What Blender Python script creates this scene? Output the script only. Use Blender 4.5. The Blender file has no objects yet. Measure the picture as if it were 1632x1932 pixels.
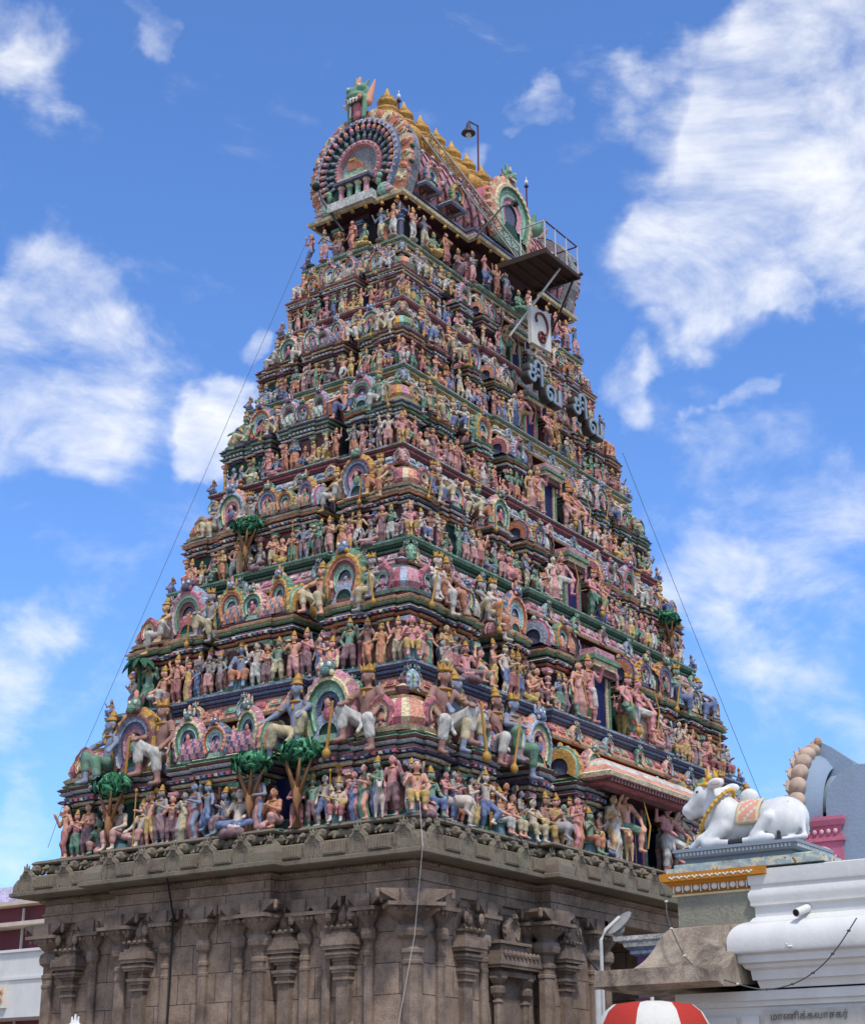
import bpy, math, random
import numpy as np
from mathutils import Vector, Matrix
D = bpy.data; S = bpy.context.scene; COL = S.collection
R = math.radians; PI = math.pi
random.seed(7)

# ------------------------------------------------------------------ camera
cam = D.cameras.new('camera'); camo = D.objects.new('camera', cam); COL.objects.link(camo)
cam.sensor_fit = 'VERTICAL'; cam.sensor_height = 24.0; cam.lens = 3085.6 / 1932 * 24.0
cam.clip_end = 5000
YAW, PIT = R(54.8286), R(20.7897)
CAMP = Vector((-34.3316, -23.5771, 1.6))
fw = Vector((math.sin(YAW) * math.cos(PIT), math.cos(YAW) * math.cos(PIT), math.sin(PIT)))
camo.location = CAMP; camo.rotation_euler = fw.to_track_quat('-Z', 'Y').to_euler()
S.camera = camo
CR = Vector((math.cos(YAW), -math.sin(YAW), 0)); CU = CR.cross(fw)
def ray(x, y):
    return (fw * 3085.6 + CR * (x - 816) - CU * (y - 966)).normalized()
# ------------------------------------------------------------------ sky, sun, exposure
SUN_EL, SUN_AZ = R(58), R(218)      # azimuth clockwise from +Y
w = D.worlds.new('World'); S.world = w; w.use_nodes = True
nt = w.node_tree; N = nt.nodes; L = nt.links; N.clear()
out = N.new('ShaderNodeOutputWorld'); bg = N.new('ShaderNodeBackground')
sky = N.new('ShaderNodeTexSky'); sky.sky_type = 'NISHITA'; sky.sun_disc = False
sky.sun_elevation = SUN_EL; sky.sun_rotation = SUN_AZ; sky.air_density = 1.0; sky.dust_density = 0.6; sky.ozone_density = 3.0
bg.inputs['Strength'].default_value = 0.15
tc = N.new('ShaderNodeTexCoord')
def mnode(op, a, b=None, c=None, clamp=False):
    n = N.new('ShaderNodeMath'); n.operation = op; n.use_clamp = clamp
    for i, v in enumerate((a, b, c)):
        if v is None: continue
        if isinstance(v, (int, float)): n.inputs[i].default_value = v
        else: L.new(v, n.inputs[i])
    return n.outputs[0]
def wnoise(scale, detail, rough, dist, sc=(1, 1, 1), rot=(0, 0, 0)):
    m = N.new('ShaderNodeMapping'); m.inputs['Scale'].default_value = sc; m.inputs['Rotation'].default_value = rot
    L.new(tc.outputs['Generated'], m.inputs['Vector'])
    n = N.new('ShaderNodeTexNoise'); n.inputs['Scale'].default_value = scale; n.inputs['Detail'].default_value = detail
    n.inputs['Roughness'].default_value = rough; n.inputs['Distortion'].default_value = dist
    L.new(m.outputs[0], n.inputs['Vector']); return n.outputs['Fac']
# cloud banks at directions of the sky: (px, py, radius in degrees, weight)
BANKS = [(1500, 330, 6.0, .22), (1350, 330, 3.0, .2), (1420, 230, 4.2, .36), (1600, 80, 4.5, .42), (1230, 210, 2.6, .2), (1330, 440, 3.6, .28), (1600, 430, 4.0, .22),
         (1190, 500, 2.6, .12), (60, 680, 4.0, .40), (270, 730, 3.0, .20), (390, 850, 1.5, .42), (480, 700, 1.0, .36), (-60, 90, 2.6, .34),
         (90, 110, 1.4, .22), (240, -20, 1.6, .18), (40, 1280, 3.2, .34), (180, 1090, 3.0, .12), (20, 1570, 2.2, .28), (40, 940, 2.2, .10),
         (1190, 740, 1.6, .30), (1240, 640, 1.2, .26), (1370, 800, .8, .24), (1050, 205, .8, .30), (920, 300, 1.1, .34), (320, 60, .7, .28),
         (1480, 1040, 4.2, .2), (1380, 1190, 2.0, .2), (1560, 1370, 3.2, .26), (1430, 540, 1.6, .18), (1000, 1400, 5, .1), (-900, 700, 13, .4), (2700, 500, 13, .4)]
wn = N.new('ShaderNodeTexNoise'); wn.inputs['Scale'].default_value = 11; wn.inputs['Detail'].default_value = 5; L.new(tc.outputs['Generated'], wn.inputs['Vector'])
wv = N.new('ShaderNodeVectorMath'); wv.operation = 'MULTIPLY_ADD'; L.new(wn.outputs['Color'], wv.inputs[0]); wv.inputs[1].default_value = (.17, .17, .17); wv.inputs[2].default_value = (-.085, -.085, -.085)
wa = N.new('ShaderNodeVectorMath'); wa.operation = 'ADD'; L.new(tc.outputs['Generated'], wa.inputs[0]); L.new(wv.outputs[0], wa.inputs[1])
wq = N.new('ShaderNodeVectorMath'); wq.operation = 'NORMALIZE'; L.new(wa.outputs[0], wq.inputs[0])
acc = None
for bx_, by_, rd, wt in BANKS:
    d = ray(bx_, by_)
    vn = N.new('ShaderNodeVectorMath'); vn.operation = 'DOT_PRODUCT'; L.new(wq.outputs[0], vn.inputs[0]); vn.inputs[1].default_value = d
    mr = N.new('ShaderNodeMapRange'); mr.interpolation_type = 'SMOOTHERSTEP'
    mr.inputs['From Min'].default_value = math.cos(R(rd * 1.25)); mr.inputs['From Max'].default_value = 1.0
    mr.inputs['To Min'].default_value = 0; mr.inputs['To Max'].default_value = wt * .8; L.new(vn.outputs['Value'], mr.inputs['Value'])
    acc = mr.outputs[0] if acc is None else mnode('ADD', acc, mr.outputs[0])
for dv, rd, wt in (((-.75, -.5, .42), 52, .5), ((0, 0, 1), 34, .4), ((-.8, .6, .25), 40, .5), ((.7, -.75, .3), 38, .5)):  # unseen cloud cover added outside the view to whiten the ambient light
    d = Vector(dv).normalized(); vn = N.new('ShaderNodeVectorMath'); vn.operation = 'DOT_PRODUCT'; L.new(wq.outputs[0], vn.inputs[0]); vn.inputs[1].default_value = d
    mr = N.new('ShaderNodeMapRange'); mr.interpolation_type = 'SMOOTHERSTEP'; mr.inputs['From Min'].default_value = math.cos(R(rd)); mr.inputs['From Max'].default_value = math.cos(R(rd * .6)); mr.inputs['To Max'].default_value = wt
    L.new(vn.outputs['Value'], mr.inputs['Value']); acc = mnode('ADD', acc, mr.outputs[0])
acc = mnode('MINIMUM', acc, .36)
n1 = wnoise(8.5, 13, .63, .45, (1, 1, 1.8), (.5, .2, 0)); n2 = wnoise(22, 9, .55, .3, (1, 1, 1.8), (.4, .3, .2)); n3 = wnoise(3.5, 3, .5, 0)
nn = mnode('ADD', mnode('MULTIPLY', n1, 1.0), mnode('MULTIPLY', n2, .45))
sig = mnode('ADD', mnode('ADD', nn, acc), mnode('MULTIPLY', mnode('SUBTRACT', n3, .5), .25))
cl = N.new('ShaderNodeMapRange'); cl.interpolation_type = 'SMOOTHSTEP'
cl.inputs['From Min'].default_value = .79; cl.inputs['From Max'].default_value = 1.40; L.new(sig, cl.inputs['Value'])
# sky tint: nudge the clear sky towards the photograph's saturated blue
tint = N.new('ShaderNodeMixRGB'); tint.blend_type = 'MULTIPLY'; tint.inputs[0].default_value = 1
tint.inputs[2].default_value = (.70, .95, 1.32, 1); L.new(sky.outputs[0], tint.inputs[1])
mixc = N.new('ShaderNodeMixRGB'); L.new(cl.outputs[0], mixc.inputs[0]); L.new(tint.outputs[0], mixc.inputs[1])
mixc.inputs[2].default_value = (5.9, 6.0, 6.2, 1)
L.new(mixc.outputs[0], bg.inputs['Color']); L.new(bg.outputs[0], out.inputs[0])
sun = D.lights.new('sun', 'SUN'); sun.energy = 2.9; sun.angle = R(6); sun.color = (1, .94, .86)
suno = D.objects.new('sun', sun); COL.objects.link(suno)
sd = Vector((math.sin(SUN_AZ) * math.cos(SUN_EL), math.cos(SUN_AZ) * math.cos(SUN_EL), math.sin(SUN_EL)))
suno.rotation_euler = (-sd).to_track_quat('-Z', 'Y').to_euler(); suno.location = (0, 0, 60)
S.view_settings.view_transform = 'Standard'; S.view_settings.look = 'None'; S.view_settings.exposure = 0.24; S.view_settings.gamma = 1
S.cycles.max_bounces = 5; S.cycles.diffuse_bounces = 3

# ------------------------------------------------------------------ colour helpers
def lin(h, k=1.0):
    h = h.lstrip('#'); o = []
    for i in (0, 2, 4):
        c = int(h[i:i + 2], 16) / 255; c = c / 12.92 if c <= .04045 else ((c + .055) / 1.055) ** 2.4
        o.append(c * k)
    return tuple(o)
P = dict(green='#4c8a6c', dgreen='#234c40', mint='#86b8a0', pink='#c98a98', rose='#b5596e', maroon='#612837', dmaroon='#3c1722',
         navy='#24406e', blue='#4a7099', lblue='#9db2c8', pale='#c8cbc4', cream='#d6c79c', peach='#d89476', orange='#bd6a43',
         gold='#c9962f', white='#d9d6cc', grey='#7c858c', dgrey='#3f464c', brown='#7a5238', purple='#6a4a78', teal='#2f6a6c',
         black='#17171b', void='#0d0d1a', vblue='#141b52', skin='#d39a7c')
P = {k: lin(v) for k, v in P.items()}
DUST = lin('#b09a8c')
P = {k: (tuple(x * .80 + d * .20 for x, d in zip(v, DUST)) if k not in ('black', 'void', 'vblue', 'dmaroon', 'dgreen', 'white') else v) for k, v in P.items()}

# ------------------------------------------------------------------ materials
def newmat(name, rough=.8, spec=.3):
    m = D.materials.new(name); m.use_nodes = True; b = m.node_tree.nodes['Principled BSDF']
    b.inputs['Roughness'].default_value = rough; b.inputs['Specular IOR Level'].default_value = spec
    return m, m.node_tree.nodes, m.node_tree.links, b
def weather(m, nodes, links, b, src, amt=.35, scale=3.0, dirt=(.05, .045, .04), bump=.15, streak=True):
    """paint with grime: blotchy stains with a shape of their own and fine grain"""
    g = nodes.new('ShaderNodeNewGeometry')
    n = nodes.new('ShaderNodeTexNoise'); n.inputs['Scale'].default_value = scale; n.inputs['Detail'].default_value = 9; n.inputs['Roughness'].default_value = .68
    mp = nodes.new('ShaderNodeMapping'); mp.inputs['Scale'].default_value = (1, 1, .45 if streak else 1)
    links.new(g.outputs['Position'], mp.inputs['Vector']); links.new(mp.outputs[0], n.inputs['Vector'])
    mr = nodes.new('ShaderNodeMapRange'); mr.inputs['From Min'].default_value = .42; mr.inputs['From Max'].default_value = .72
    mr.inputs['To Max'].default_value = amt; links.new(n.outputs['Fac'], mr.inputs['Value'])
    mx = nodes.new('ShaderNodeMixRGB'); links.new(mr.outputs[0], mx.inputs[0]); links.new(src, mx.inputs[1]); mx.inputs[2].default_value = (*dirt, 1)
    links.new(mx.outputs[0], b.inputs['Base Color'])
    if bump:
        n2 = nodes.new('ShaderNodeTexNoise'); n2.inputs['Scale'].default_value = scale * 9; n2.inputs['Detail'].default_value = 5
        links.new(g.outputs['Position'], n2.inputs['Vector'])
        bp = nodes.new('ShaderNodeBump'); bp.inputs['Strength'].default_value = bump; bp.inputs['Distance'].default_value = .05
        links.new(n2.outputs['Fac'], bp.inputs['Height']); links.new(bp.outputs[0], b.inputs['Normal'])
    return mx
MATS = {}
m, nodes, links, b = newmat('painted_stucco', .7, .25)
a = nodes.new('ShaderNodeAttribute'); a.attribute_name = 'Col'
g_ = nodes.new('ShaderNodeNewGeometry')
vo = nodes.new('ShaderNodeTexVoronoi'); vo.feature = 'DISTANCE_TO_EDGE'; vo.inputs['Scale'].default_value = 9; links.new(g_.outputs['Position'], vo.inputs['Vector'])
vr = nodes.new('ShaderNodeMapRange'); vr.inputs['From Min'].default_value = .0; vr.inputs['From Max'].default_value = .10; vr.inputs['To Min'].default_value = .55; vr.inputs['To Max'].default_value = 1.0; links.new(vo.outputs['Distance'], vr.inputs['Value'])  # dark cell-edge lines put into the colour to read as carved grooves
fn_ = nodes.new('ShaderNodeTexNoise'); fn_.inputs['Scale'].default_value = 22; fn_.inputs['Detail'].default_value = 6; fn_.inputs['Roughness'].default_value = .75; links.new(g_.outputs['Position'], fn_.inputs['Vector'])
fr_ = nodes.new('ShaderNodeMapRange'); fr_.inputs['From Min'].default_value = .3; fr_.inputs['From Max'].default_value = .7; fr_.inputs['To Min'].default_value = .72; fr_.inputs['To Max'].default_value = 1.42; links.new(fn_.outputs['Fac'], fr_.inputs['Value'])
mu = nodes.new('ShaderNodeMath'); mu.operation = 'MULTIPLY'; links.new(vr.outputs[0], mu.inputs[0]); links.new(fr_.outputs[0], mu.inputs[1])
sc_ = nodes.new('ShaderNodeVectorMath'); sc_.operation = 'SCALE'; links.new(a.outputs['Color'], sc_.inputs[0]); links.new(mu.outputs[0], sc_.inputs['Scale'])
weather(m, nodes, links, b, sc_.outputs[0], .55, 3.2, (.045, .042, .04), .4); MATS['stucco'] = m
m, nodes, links, b = newmat('dyed_canvas', .8, .15); a = nodes.new('ShaderNodeAttribute'); a.attribute_name = 'Col'; weather(m, nodes, links, b, a.outputs['Color'], .25, 4); MATS['canvas'] = m
def paint(name, rgb, rough=.7, amt=.3, scale=3., dirt=(.06, .055, .05), bump=.12, spec=.3, metal=0):
    if name in MATS: return MATS[name]
    m, nodes, links, b = newmat(name, rough, spec); c = nodes.new('ShaderNodeRGB'); c.outputs[0].default_value = (*rgb, 1)
    b.inputs['Metallic'].default_value = metal
    weather(m, nodes, links, b, c.outputs[0], amt, scale, dirt, bump); MATS[name] = m; return m
SK = {'peach': '#d8977a', 'pink': '#cf8487', 'pale': '#cdbfb0', 'green': '#4f9077', 'blue': '#5f7fa0', 'yellow': '#c79f62', 'brown': '#8d5a48', 'grey': '#8b8d90', 'orange': '#cb8055'}
CL = {'white': '#ccc9c0', 'red': '#a84648', 'blue': '#33599a', 'green': '#2f7f5f', 'yellow': '#cfa53f', 'pink': '#cf8c86', 'maroon': '#702d45', 'cream': '#c9b88c', 'purple': '#8a5a68', 'orange': '#c8713c'}
def soft(h, f, to): a_, b_ = lin(h), lin(to); return tuple(x * (1 - f) + y * f for x, y in zip(a_, b_))
SKC = {k: soft(v, .27, '#b3a09a') for k, v in SK.items()}; CLC = {k: soft(v, .30, '#a8a69e') for k, v in CL.items()}
def pattern(m, sx, dark, amt):
    "painted borders and folds: fine bands in the object's own coordinates"
    nd, lk = m.node_tree.nodes, m.node_tree.links; b = nd['Principled BSDF']; src = b.inputs['Base Color'].links[0].from_socket
    tc_ = nd.new('ShaderNodeTexCoord'); wv = nd.new('ShaderNodeTexWave'); wv.inputs['Scale'].default_value = sx; wv.inputs['Distortion'].default_value = 2.5; wv.inputs['Detail'].default_value = 3; wv.bands_direction = 'DIAGONAL'; lk.new(tc_.outputs['Object'], wv.inputs['Vector'])
    mr = nd.new('ShaderNodeMapRange'); mr.inputs['From Min'].default_value = .62; mr.inputs['From Max'].default_value = .8; mr.inputs['To Max'].default_value = amt; lk.new(wv.outputs['Fac'], mr.inputs['Value'])
    mx = nd.new('ShaderNodeMixRGB'); lk.new(mr.outputs[0], mx.inputs[0]); lk.new(src, mx.inputs[1]); mx.inputs[2].default_value = (*dark, 1); lk.new(mx.outputs[0], b.inputs['Base Color'])
for k, v in SKC.items(): paint('skin_' + k, v, .65, .55, 7, (.09, .07, .06), .3)
for k, v in CLC.items(): pattern(paint('cloth_' + k, v, .75, .55, 7, (.09, .08, .07), .3), 4.5, tuple(x * .4 for x in v), .38)
paint('gilt', lin('#a87f38'), .5, .25, 5); paint('hair_black', lin('#1d1b1e'), .6, .2, 5)
paint('plinth_grey', lin('#5f7d84'), .8, .4, 4)

# ------------------------------------------------------------------ mesh builder
def link(o, parent=None):
    COL.objects.link(o)
    if parent is not None: o.parent = parent
    return o
def tag(o, label=None, cat=None, group=None, kind=None):
    if label: o['label'] = label
    if cat: o['category'] = cat
    if group: o['group'] = group
    if kind: o['kind'] = kind
    return o
def empty(name, loc=(0, 0, 0), rz=0, parent=None):
    o = D.objects.new(name, None); o.location = loc; o.rotation_euler = (0, 0, rz); o.empty_display_size = .2
    return link(o, parent)
class MB:
    def __init__(s): s.v = []; s.f = []; s.c = []; s.M = Matrix()
    def add(s, vs, fs, cols):
        o = len(s.v); M = s.M
        s.v += [tuple(M @ Vector(p)) for p in vs]
        s.f += [tuple(i + o for i in f) for f in fs]
        s.c += cols if isinstance(cols, list) else [cols] * len(fs)
    def box(s, x0, x1, y0, y1, z0, z1, c, taper=0):
        t = taper
        s.add([(x0, y0, z0), (x1, y0, z0), (x1, y1, z0), (x0, y1, z0), (x0 + t, y0 + t, z1), (x1 - t, y0 + t, z1), (x1 - t, y1 - t, z1), (x0 + t, y1 - t, z1)],
              [(3, 2, 1, 0), (4, 5, 6, 7), (0, 1, 5, 4), (1, 2, 6, 5), (2, 3, 7, 6), (3, 0, 4, 7)], c)
    def lathe(s, cx, cy, prof, n=10, power=2.0, rot=0.0, ribs=None):
        vs = []; fs = []; cs = []
        for (r, z, c) in prof:
            for i in range(n):
                t = 2 * PI * i / n + rot; ct, st = math.cos(t), math.sin(t)
                k = 1.0 if power == 2 else 1 / ((abs(ct) ** power + abs(st) ** power) ** (1 / power))
                vs.append((cx + r * k * ct, cy + r * k * st, z))
        for j in range(len(prof) - 1):
            for i in range(n):
                i2 = (i + 1) % n; fs.append((j * n + i, j * n + i2, (j + 1) * n + i2, (j + 1) * n + i))
                c = prof[j + 1][2]
                if ribs and c == 'rib': c = ribs[i % len(ribs)]
                cs.append(c)
        fs.append(tuple(reversed(range(n)))); cs.append(prof[0][2] if prof[0][2] != 'rib' else ribs[0])
        fs.append(tuple((len(prof) - 1) * n + i for i in range(n))); cs.append(prof[-1][2] if prof[-1][2] != 'rib' else ribs[0])
        s.add(vs, fs, cs)
    def ell(s, c, r, col, nu=8, nv=6, M=None):
        vs = [(0, 0, -1)]; fs = []
        for j in range(1, nv):
            ph = -PI / 2 + PI * j / nv
            for i in range(nu):
                t = 2 * PI * i / nu; vs.append((math.cos(ph) * math.cos(t), math.cos(ph) * math.sin(t), math.sin(ph)))
        vs.append((0, 0, 1)); top = len(vs) - 1
        for i in range(nu):
            i2 = (i + 1) % nu; fs.append((0, 1 + i2, 1 + i)); fs.append((top, 1 + (nv - 2) * nu + i, 1 + (nv - 2) * nu + i2))
            for j in range(nv - 2): fs.append((1 + j * nu + i, 1 + j * nu + i2, 1 + (j + 1) * nu + i2, 1 + (j + 1) * nu + i))
        q = [Vector((p[0] * r[0], p[1] * r[1], p[2] * r[2])) for p in vs]
        if M is not None: q = [M @ p for p in q]
        s.add([(p[0] + c[0], p[1] + c[1], p[2] + c[2]) for p in q], fs, col)
    def tube(s, path, r, col, n=6, r2=None):
        path = [Vector(p) for p in path]; vs = []; fs = []; m_ = len(path)
        for k, p in enumerate(path):
            d = (path[min(k + 1, m_ - 1)] - path[max(k - 1, 0)]).normalized()
            u = d.cross(Vector((0, 0, 1)));
            if u.length < .05: u = d.cross(Vector((1, 0, 0)))
            u.normalize(); v = d.cross(u)
            rr = r if r2 is None else r + (r2 - r) * k / (m_ - 1)
            for i in range(n):
                t = 2 * PI * i / n; vs.append(tuple(p + (u * math.cos(t) + v * math.sin(t)) * rr))
        for k in range(m_ - 1):
            for i in range(n):
                i2 = (i + 1) % n; fs.append((k * n + i, k * n + i2, (k + 1) * n + i2, (k + 1) * n + i))
        fs.append(tuple(reversed(range(n)))); fs.append(tuple((m_ - 1) * n + i for i in range(n)))
        s.add(vs, fs, col)
    def ring(s, outline, prof, cap=True, bottom=False, bump=None):
        """rings round a rectilinear outline (CCW); prof = [(offset, z, colour)]"""
        n = len(outline); nv = []
        for i in range(n):
            p0 = outline[i - 1]; p1 = outline[i]; p2 = outline[(i + 1) % n]
            a_ = Vector((p1[0] - p0[0], p1[1] - p0[1])).normalized(); b_ = Vector((p2[0] - p1[0], p2[1] - p1[1])).normalized()
            na = Vector((a_.y, -a_.x)); nb = Vector((b_.y, -b_.x)); mm = na + nb
            nv.append(mm / max(.3, mm.dot(na)))
        vs = []; fs = []; cs = []
        for (o, z, c) in prof:
            for i in range(n): vs.append((outline[i][0] + nv[i].x * o, outline[i][1] + nv[i].y * o, z))
        for j in range(len(prof) - 1):
            for i in range(n):
                i2 = (i + 1) % n; fs.append((j * n + i, j * n + i2, (j + 1) * n + i2, (j + 1) * n + i)); cs.append(prof[j + 1][2])
        if cap: fs.append(tuple((len(prof) - 1) * n + i for i in range(n))); cs.append(prof[-1][2])
        if bottom: fs.append(tuple(reversed(range(n)))); cs.append(prof[0][2])
        s.add(vs, fs, cs)
    def merge(s, o, M):
        k = len(s.v); s.v += [tuple(M @ Vector(p)) for p in o.v]; s.f += [tuple(i + k for i in f) for f in o.f]; s.c += o.c
    def mesh(s, name, smooth=False):
        me = D.meshes.new(name); me.from_pydata(s.v, [], s.f)
        ca = me.color_attributes.new('Col', 'FLOAT_COLOR', 'CORNER')
        lens = np.array([len(f) for f in s.f]); cc = np.array(s.c, dtype=np.float32)
        arr = np.ones((int(lens.sum()), 4), np.float32); arr[:, :3] = np.repeat(cc, lens, axis=0)
        ca.data.foreach_set('color', arr.ravel())
        if smooth: me.polygons.foreach_set('use_smooth', [True] * len(s.f))
        me.update(); me.materials.append(MATS['stucco']); return me
    def build(s, name, parent=None, mat=None, smooth=False, loc=None, rz=None, autos=None):
        me = s.mesh(name, smooth or autos is not None)
        if mat: me.materials[0] = mat
        if autos is not None: me.set_sharp_from_angle(angle=R(autos))
        o = D.objects.new(name, me)
        if loc is not None: o.location = loc
        if rz is not None: o.rotation_euler = (0, 0, rz)
        return link(o, parent)
def inst(me, name, parent, loc, rz=0, sc=1):
    o = D.objects.new(name, me); o.location = loc; o.rotation_euler = (0, 0, rz); o.scale = (sc, sc, sc) if isinstance(sc, (int, float)) else sc
    return link(o, parent)
def rect(cx, cy, hx, hy): return [(cx - hx, cy - hy), (cx + hx, cy - hy), (cx + hx, cy + hy), (cx - hx, cy + hy)]
def bayed(a, b, bx, by, px, py, cx=0.0, steps=1):
    """rectangle half-size a,b; bay half-widths bx on the y=+-b faces, by on the x=+-a faces; protrusions px (y faces), py (x faces)"""
    return [(-a, -b), (cx - bx, -b), (cx - bx, -b - px), (cx + bx, -b - px), (cx + bx, -b), (a, -b), (a, -by), (a + py, -by), (a + py, by), (a, by),
            (a, b), (cx + bx, b), (cx + bx, b + px), (cx - bx, b + px), (cx - bx, b), (-a, b), (-a, by), (-a - py, by), (-a - py, -by), (-a, -by)]

# ------------------------------------------------------------------ implicit sculpting (smooth union of limbs -> one continuous skin)
def sculpt(prims, h, k=.02, ripple=None):
    """prims: ('c',a,b,ra,rb) or ('e',c,r[,rotmatrix]); returns verts, quads"""
    lo = np.array([1e9] * 3); hi = -lo
    for p in prims:
        if p[0] == 'c':
            for q, r in ((p[1], p[3]), (p[2], p[4])): lo = np.minimum(lo, np.array(q) - r); hi = np.maximum(hi, np.array(q) + r)
        else:
            rr = max(p[2]) if len(p) > 3 else np.array(p[2]); lo = np.minimum(lo, np.array(p[1]) - rr); hi = np.maximum(hi, np.array(p[1]) + rr)
    lo -= 3 * h; hi += 3 * h
    n = np.ceil((hi - lo) / h).astype(int) + 1
    V = np.full(n, 1.0, np.float32)
    ax = [lo[i] + h * np.arange(n[i]) for i in range(3)]
    for p in prims:
        if p[0] == 'c':
            A_, B_, ra, rb = np.array(p[1], float), np.array(p[2], float), p[3], p[4]; mg = max(ra, rb) + k * 2 + 2 * h
            l_ = np.minimum(A_, B_) - mg; h_ = np.maximum(A_, B_) + mg
        else:
            C_ = np.array(p[1], float); rr = np.array(p[2], float); mg = k * 2 + 2 * h; ex = rr.max() if len(p) > 3 else rr
            l_ = C_ - ex - mg; h_ = C_ + ex + mg
        i0 = np.clip(((l_ - lo) / h).astype(int), 0, n - 1); i1 = np.clip(((h_ - lo) / h).astype(int) + 2, 1, n)
        X, Y, Z = np.meshgrid(ax[0][i0[0]:i1[0]], ax[1][i0[1]:i1[1]], ax[2][i0[2]:i1[2]], indexing='ij')
        if p[0] == 'c':
            ba = B_ - A_; L2 = max(ba @ ba, 1e-9)
            t = np.clip(((X - A_[0]) * ba[0] + (Y - A_[1]) * ba[1] + (Z - A_[2]) * ba[2]) / L2, 0, 1)
            d = np.sqrt((X - A_[0] - t * ba[0]) ** 2 + (Y - A_[1] - t * ba[1]) ** 2 + (Z - A_[2] - t * ba[2]) ** 2) - (ra + (rb - ra) * t)
            if ripple: d = d + ripple * np.sin(11 * np.arctan2(Y - A_[1] - t * ba[1], X - A_[0] - t * ba[0]))
        else:
            x_, y_, z_ = X - C_[0], Y - C_[1], Z - C_[2]
            if len(p) > 3:
                m_ = np.array(p[3]).T
                x_, y_, z_ = m_[0, 0] * x_ + m_[0, 1] * y_ + m_[0, 2] * z_, m_[1, 0] * x_ + m_[1, 1] * y_ + m_[1, 2] * z_, m_[2, 0] * x_ + m_[2, 1] * y_ + m_[2, 2] * z_
            k0 = np.sqrt((x_ / rr[0]) ** 2 + (y_ / rr[1]) ** 2 + (z_ / rr[2]) ** 2); k1 = np.sqrt((x_ / rr[0] ** 2) ** 2 + (y_ / rr[1] ** 2) ** 2 + (z_ / rr[2] ** 2) ** 2) + 1e-9
            d = k0 * (k0 - 1) / k1
        sl = V[i0[0]:i1[0], i0[1]:i1[1], i0[2]:i1[2]]
        if k > 0:
            hh = np.maximum(k - np.abs(sl - d), 0) / k; sl[...] = np.minimum(sl, d) - hh * hh * k * .25
        else: sl[...] = np.minimum(sl, d)
    # surface nets
    ins = V < 0
    c000 = ins[:-1, :-1, :-1].astype(np.int8); cnt = c000.copy()
    offs = [(i, j, l) for i in (0, 1) for j in (0, 1) for l in (0, 1)]
    def sub(Aa, o): return Aa[o[0]:Aa.shape[0] - 1 + o[0], o[1]:Aa.shape[1] - 1 + o[1], o[2]:Aa.shape[2] - 1 + o[2]]
    cnt = sum(sub(ins, o).astype(np.int8) for o in offs)
    act = (cnt > 0) & (cnt < 8); idx = np.argwhere(act); m_ = len(idx)
    gid = np.full(act.shape, -1, np.int64); gid[act] = np.arange(m_)
    pos = np.zeros((m_, 3)); wsum = np.zeros(m_)
    for a_ in offs:
        for ax_ in range(3):
            if a_[ax_] == 1: continue
            b_ = list(a_); b_[ax_] = 1
            va = V[idx[:, 0] + a_[0], idx[:, 1] + a_[1], idx[:, 2] + a_[2]]; vb = V[idx[:, 0] + b_[0], idx[:, 1] + b_[1], idx[:, 2] + b_[2]]
            cr = (va < 0) != (vb < 0); t = np.where(cr, va / np.where(cr, va - vb, 1), 0)
            pt = np.tile(np.array(a_, float), (m_, 1)); pt[:, ax_] += t
            pos[cr] += pt[cr]; wsum[cr] += 1
    pos = lo + h * (idx + pos / wsum[:, None])
    F = []
    for ax_ in range(3):
        u_, v_ = (ax_ + 1) % 3, (ax_ + 2) % 3
        s0 = [slice(None)] * 3; s1 = [slice(None)] * 3; s0[ax_] = slice(0, -1); s1[ax_] = slice(1, None)
        ed = ins[tuple(s0)] != ins[tuple(s1)]; e = np.argwhere(ed)
        e = e[(e[:, u_] > 0) & (e[:, v_] > 0)]
        st = ins[e[:, 0], e[:, 1], e[:, 2]]
        du = np.zeros(3, int); du[u_] = 1; dv = np.zeros(3, int); dv[v_] = 1
        g = lambda q: gid[q[:, 0], q[:, 1], q[:, 2]]
        q = np.stack([g(e - du - dv), g(e - dv), g(e), g(e - du)], 1)
        q[~st] = q[~st][:, ::-1]; F.append(q)
    F = np.concatenate(F); F = F[(F >= 0).all(1)]
    return pos, F
def smesh(name, pv, mats, smooth=True):
    pos, F = pv; me = D.meshes.new(name); me.from_pydata(pos.tolist(), [], F.tolist())
    for m_ in mats: me.materials.append(m_)
    if smooth: me.polygons.foreach_set('use_smooth', [True] * len(F))
    me.update(); return me

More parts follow.
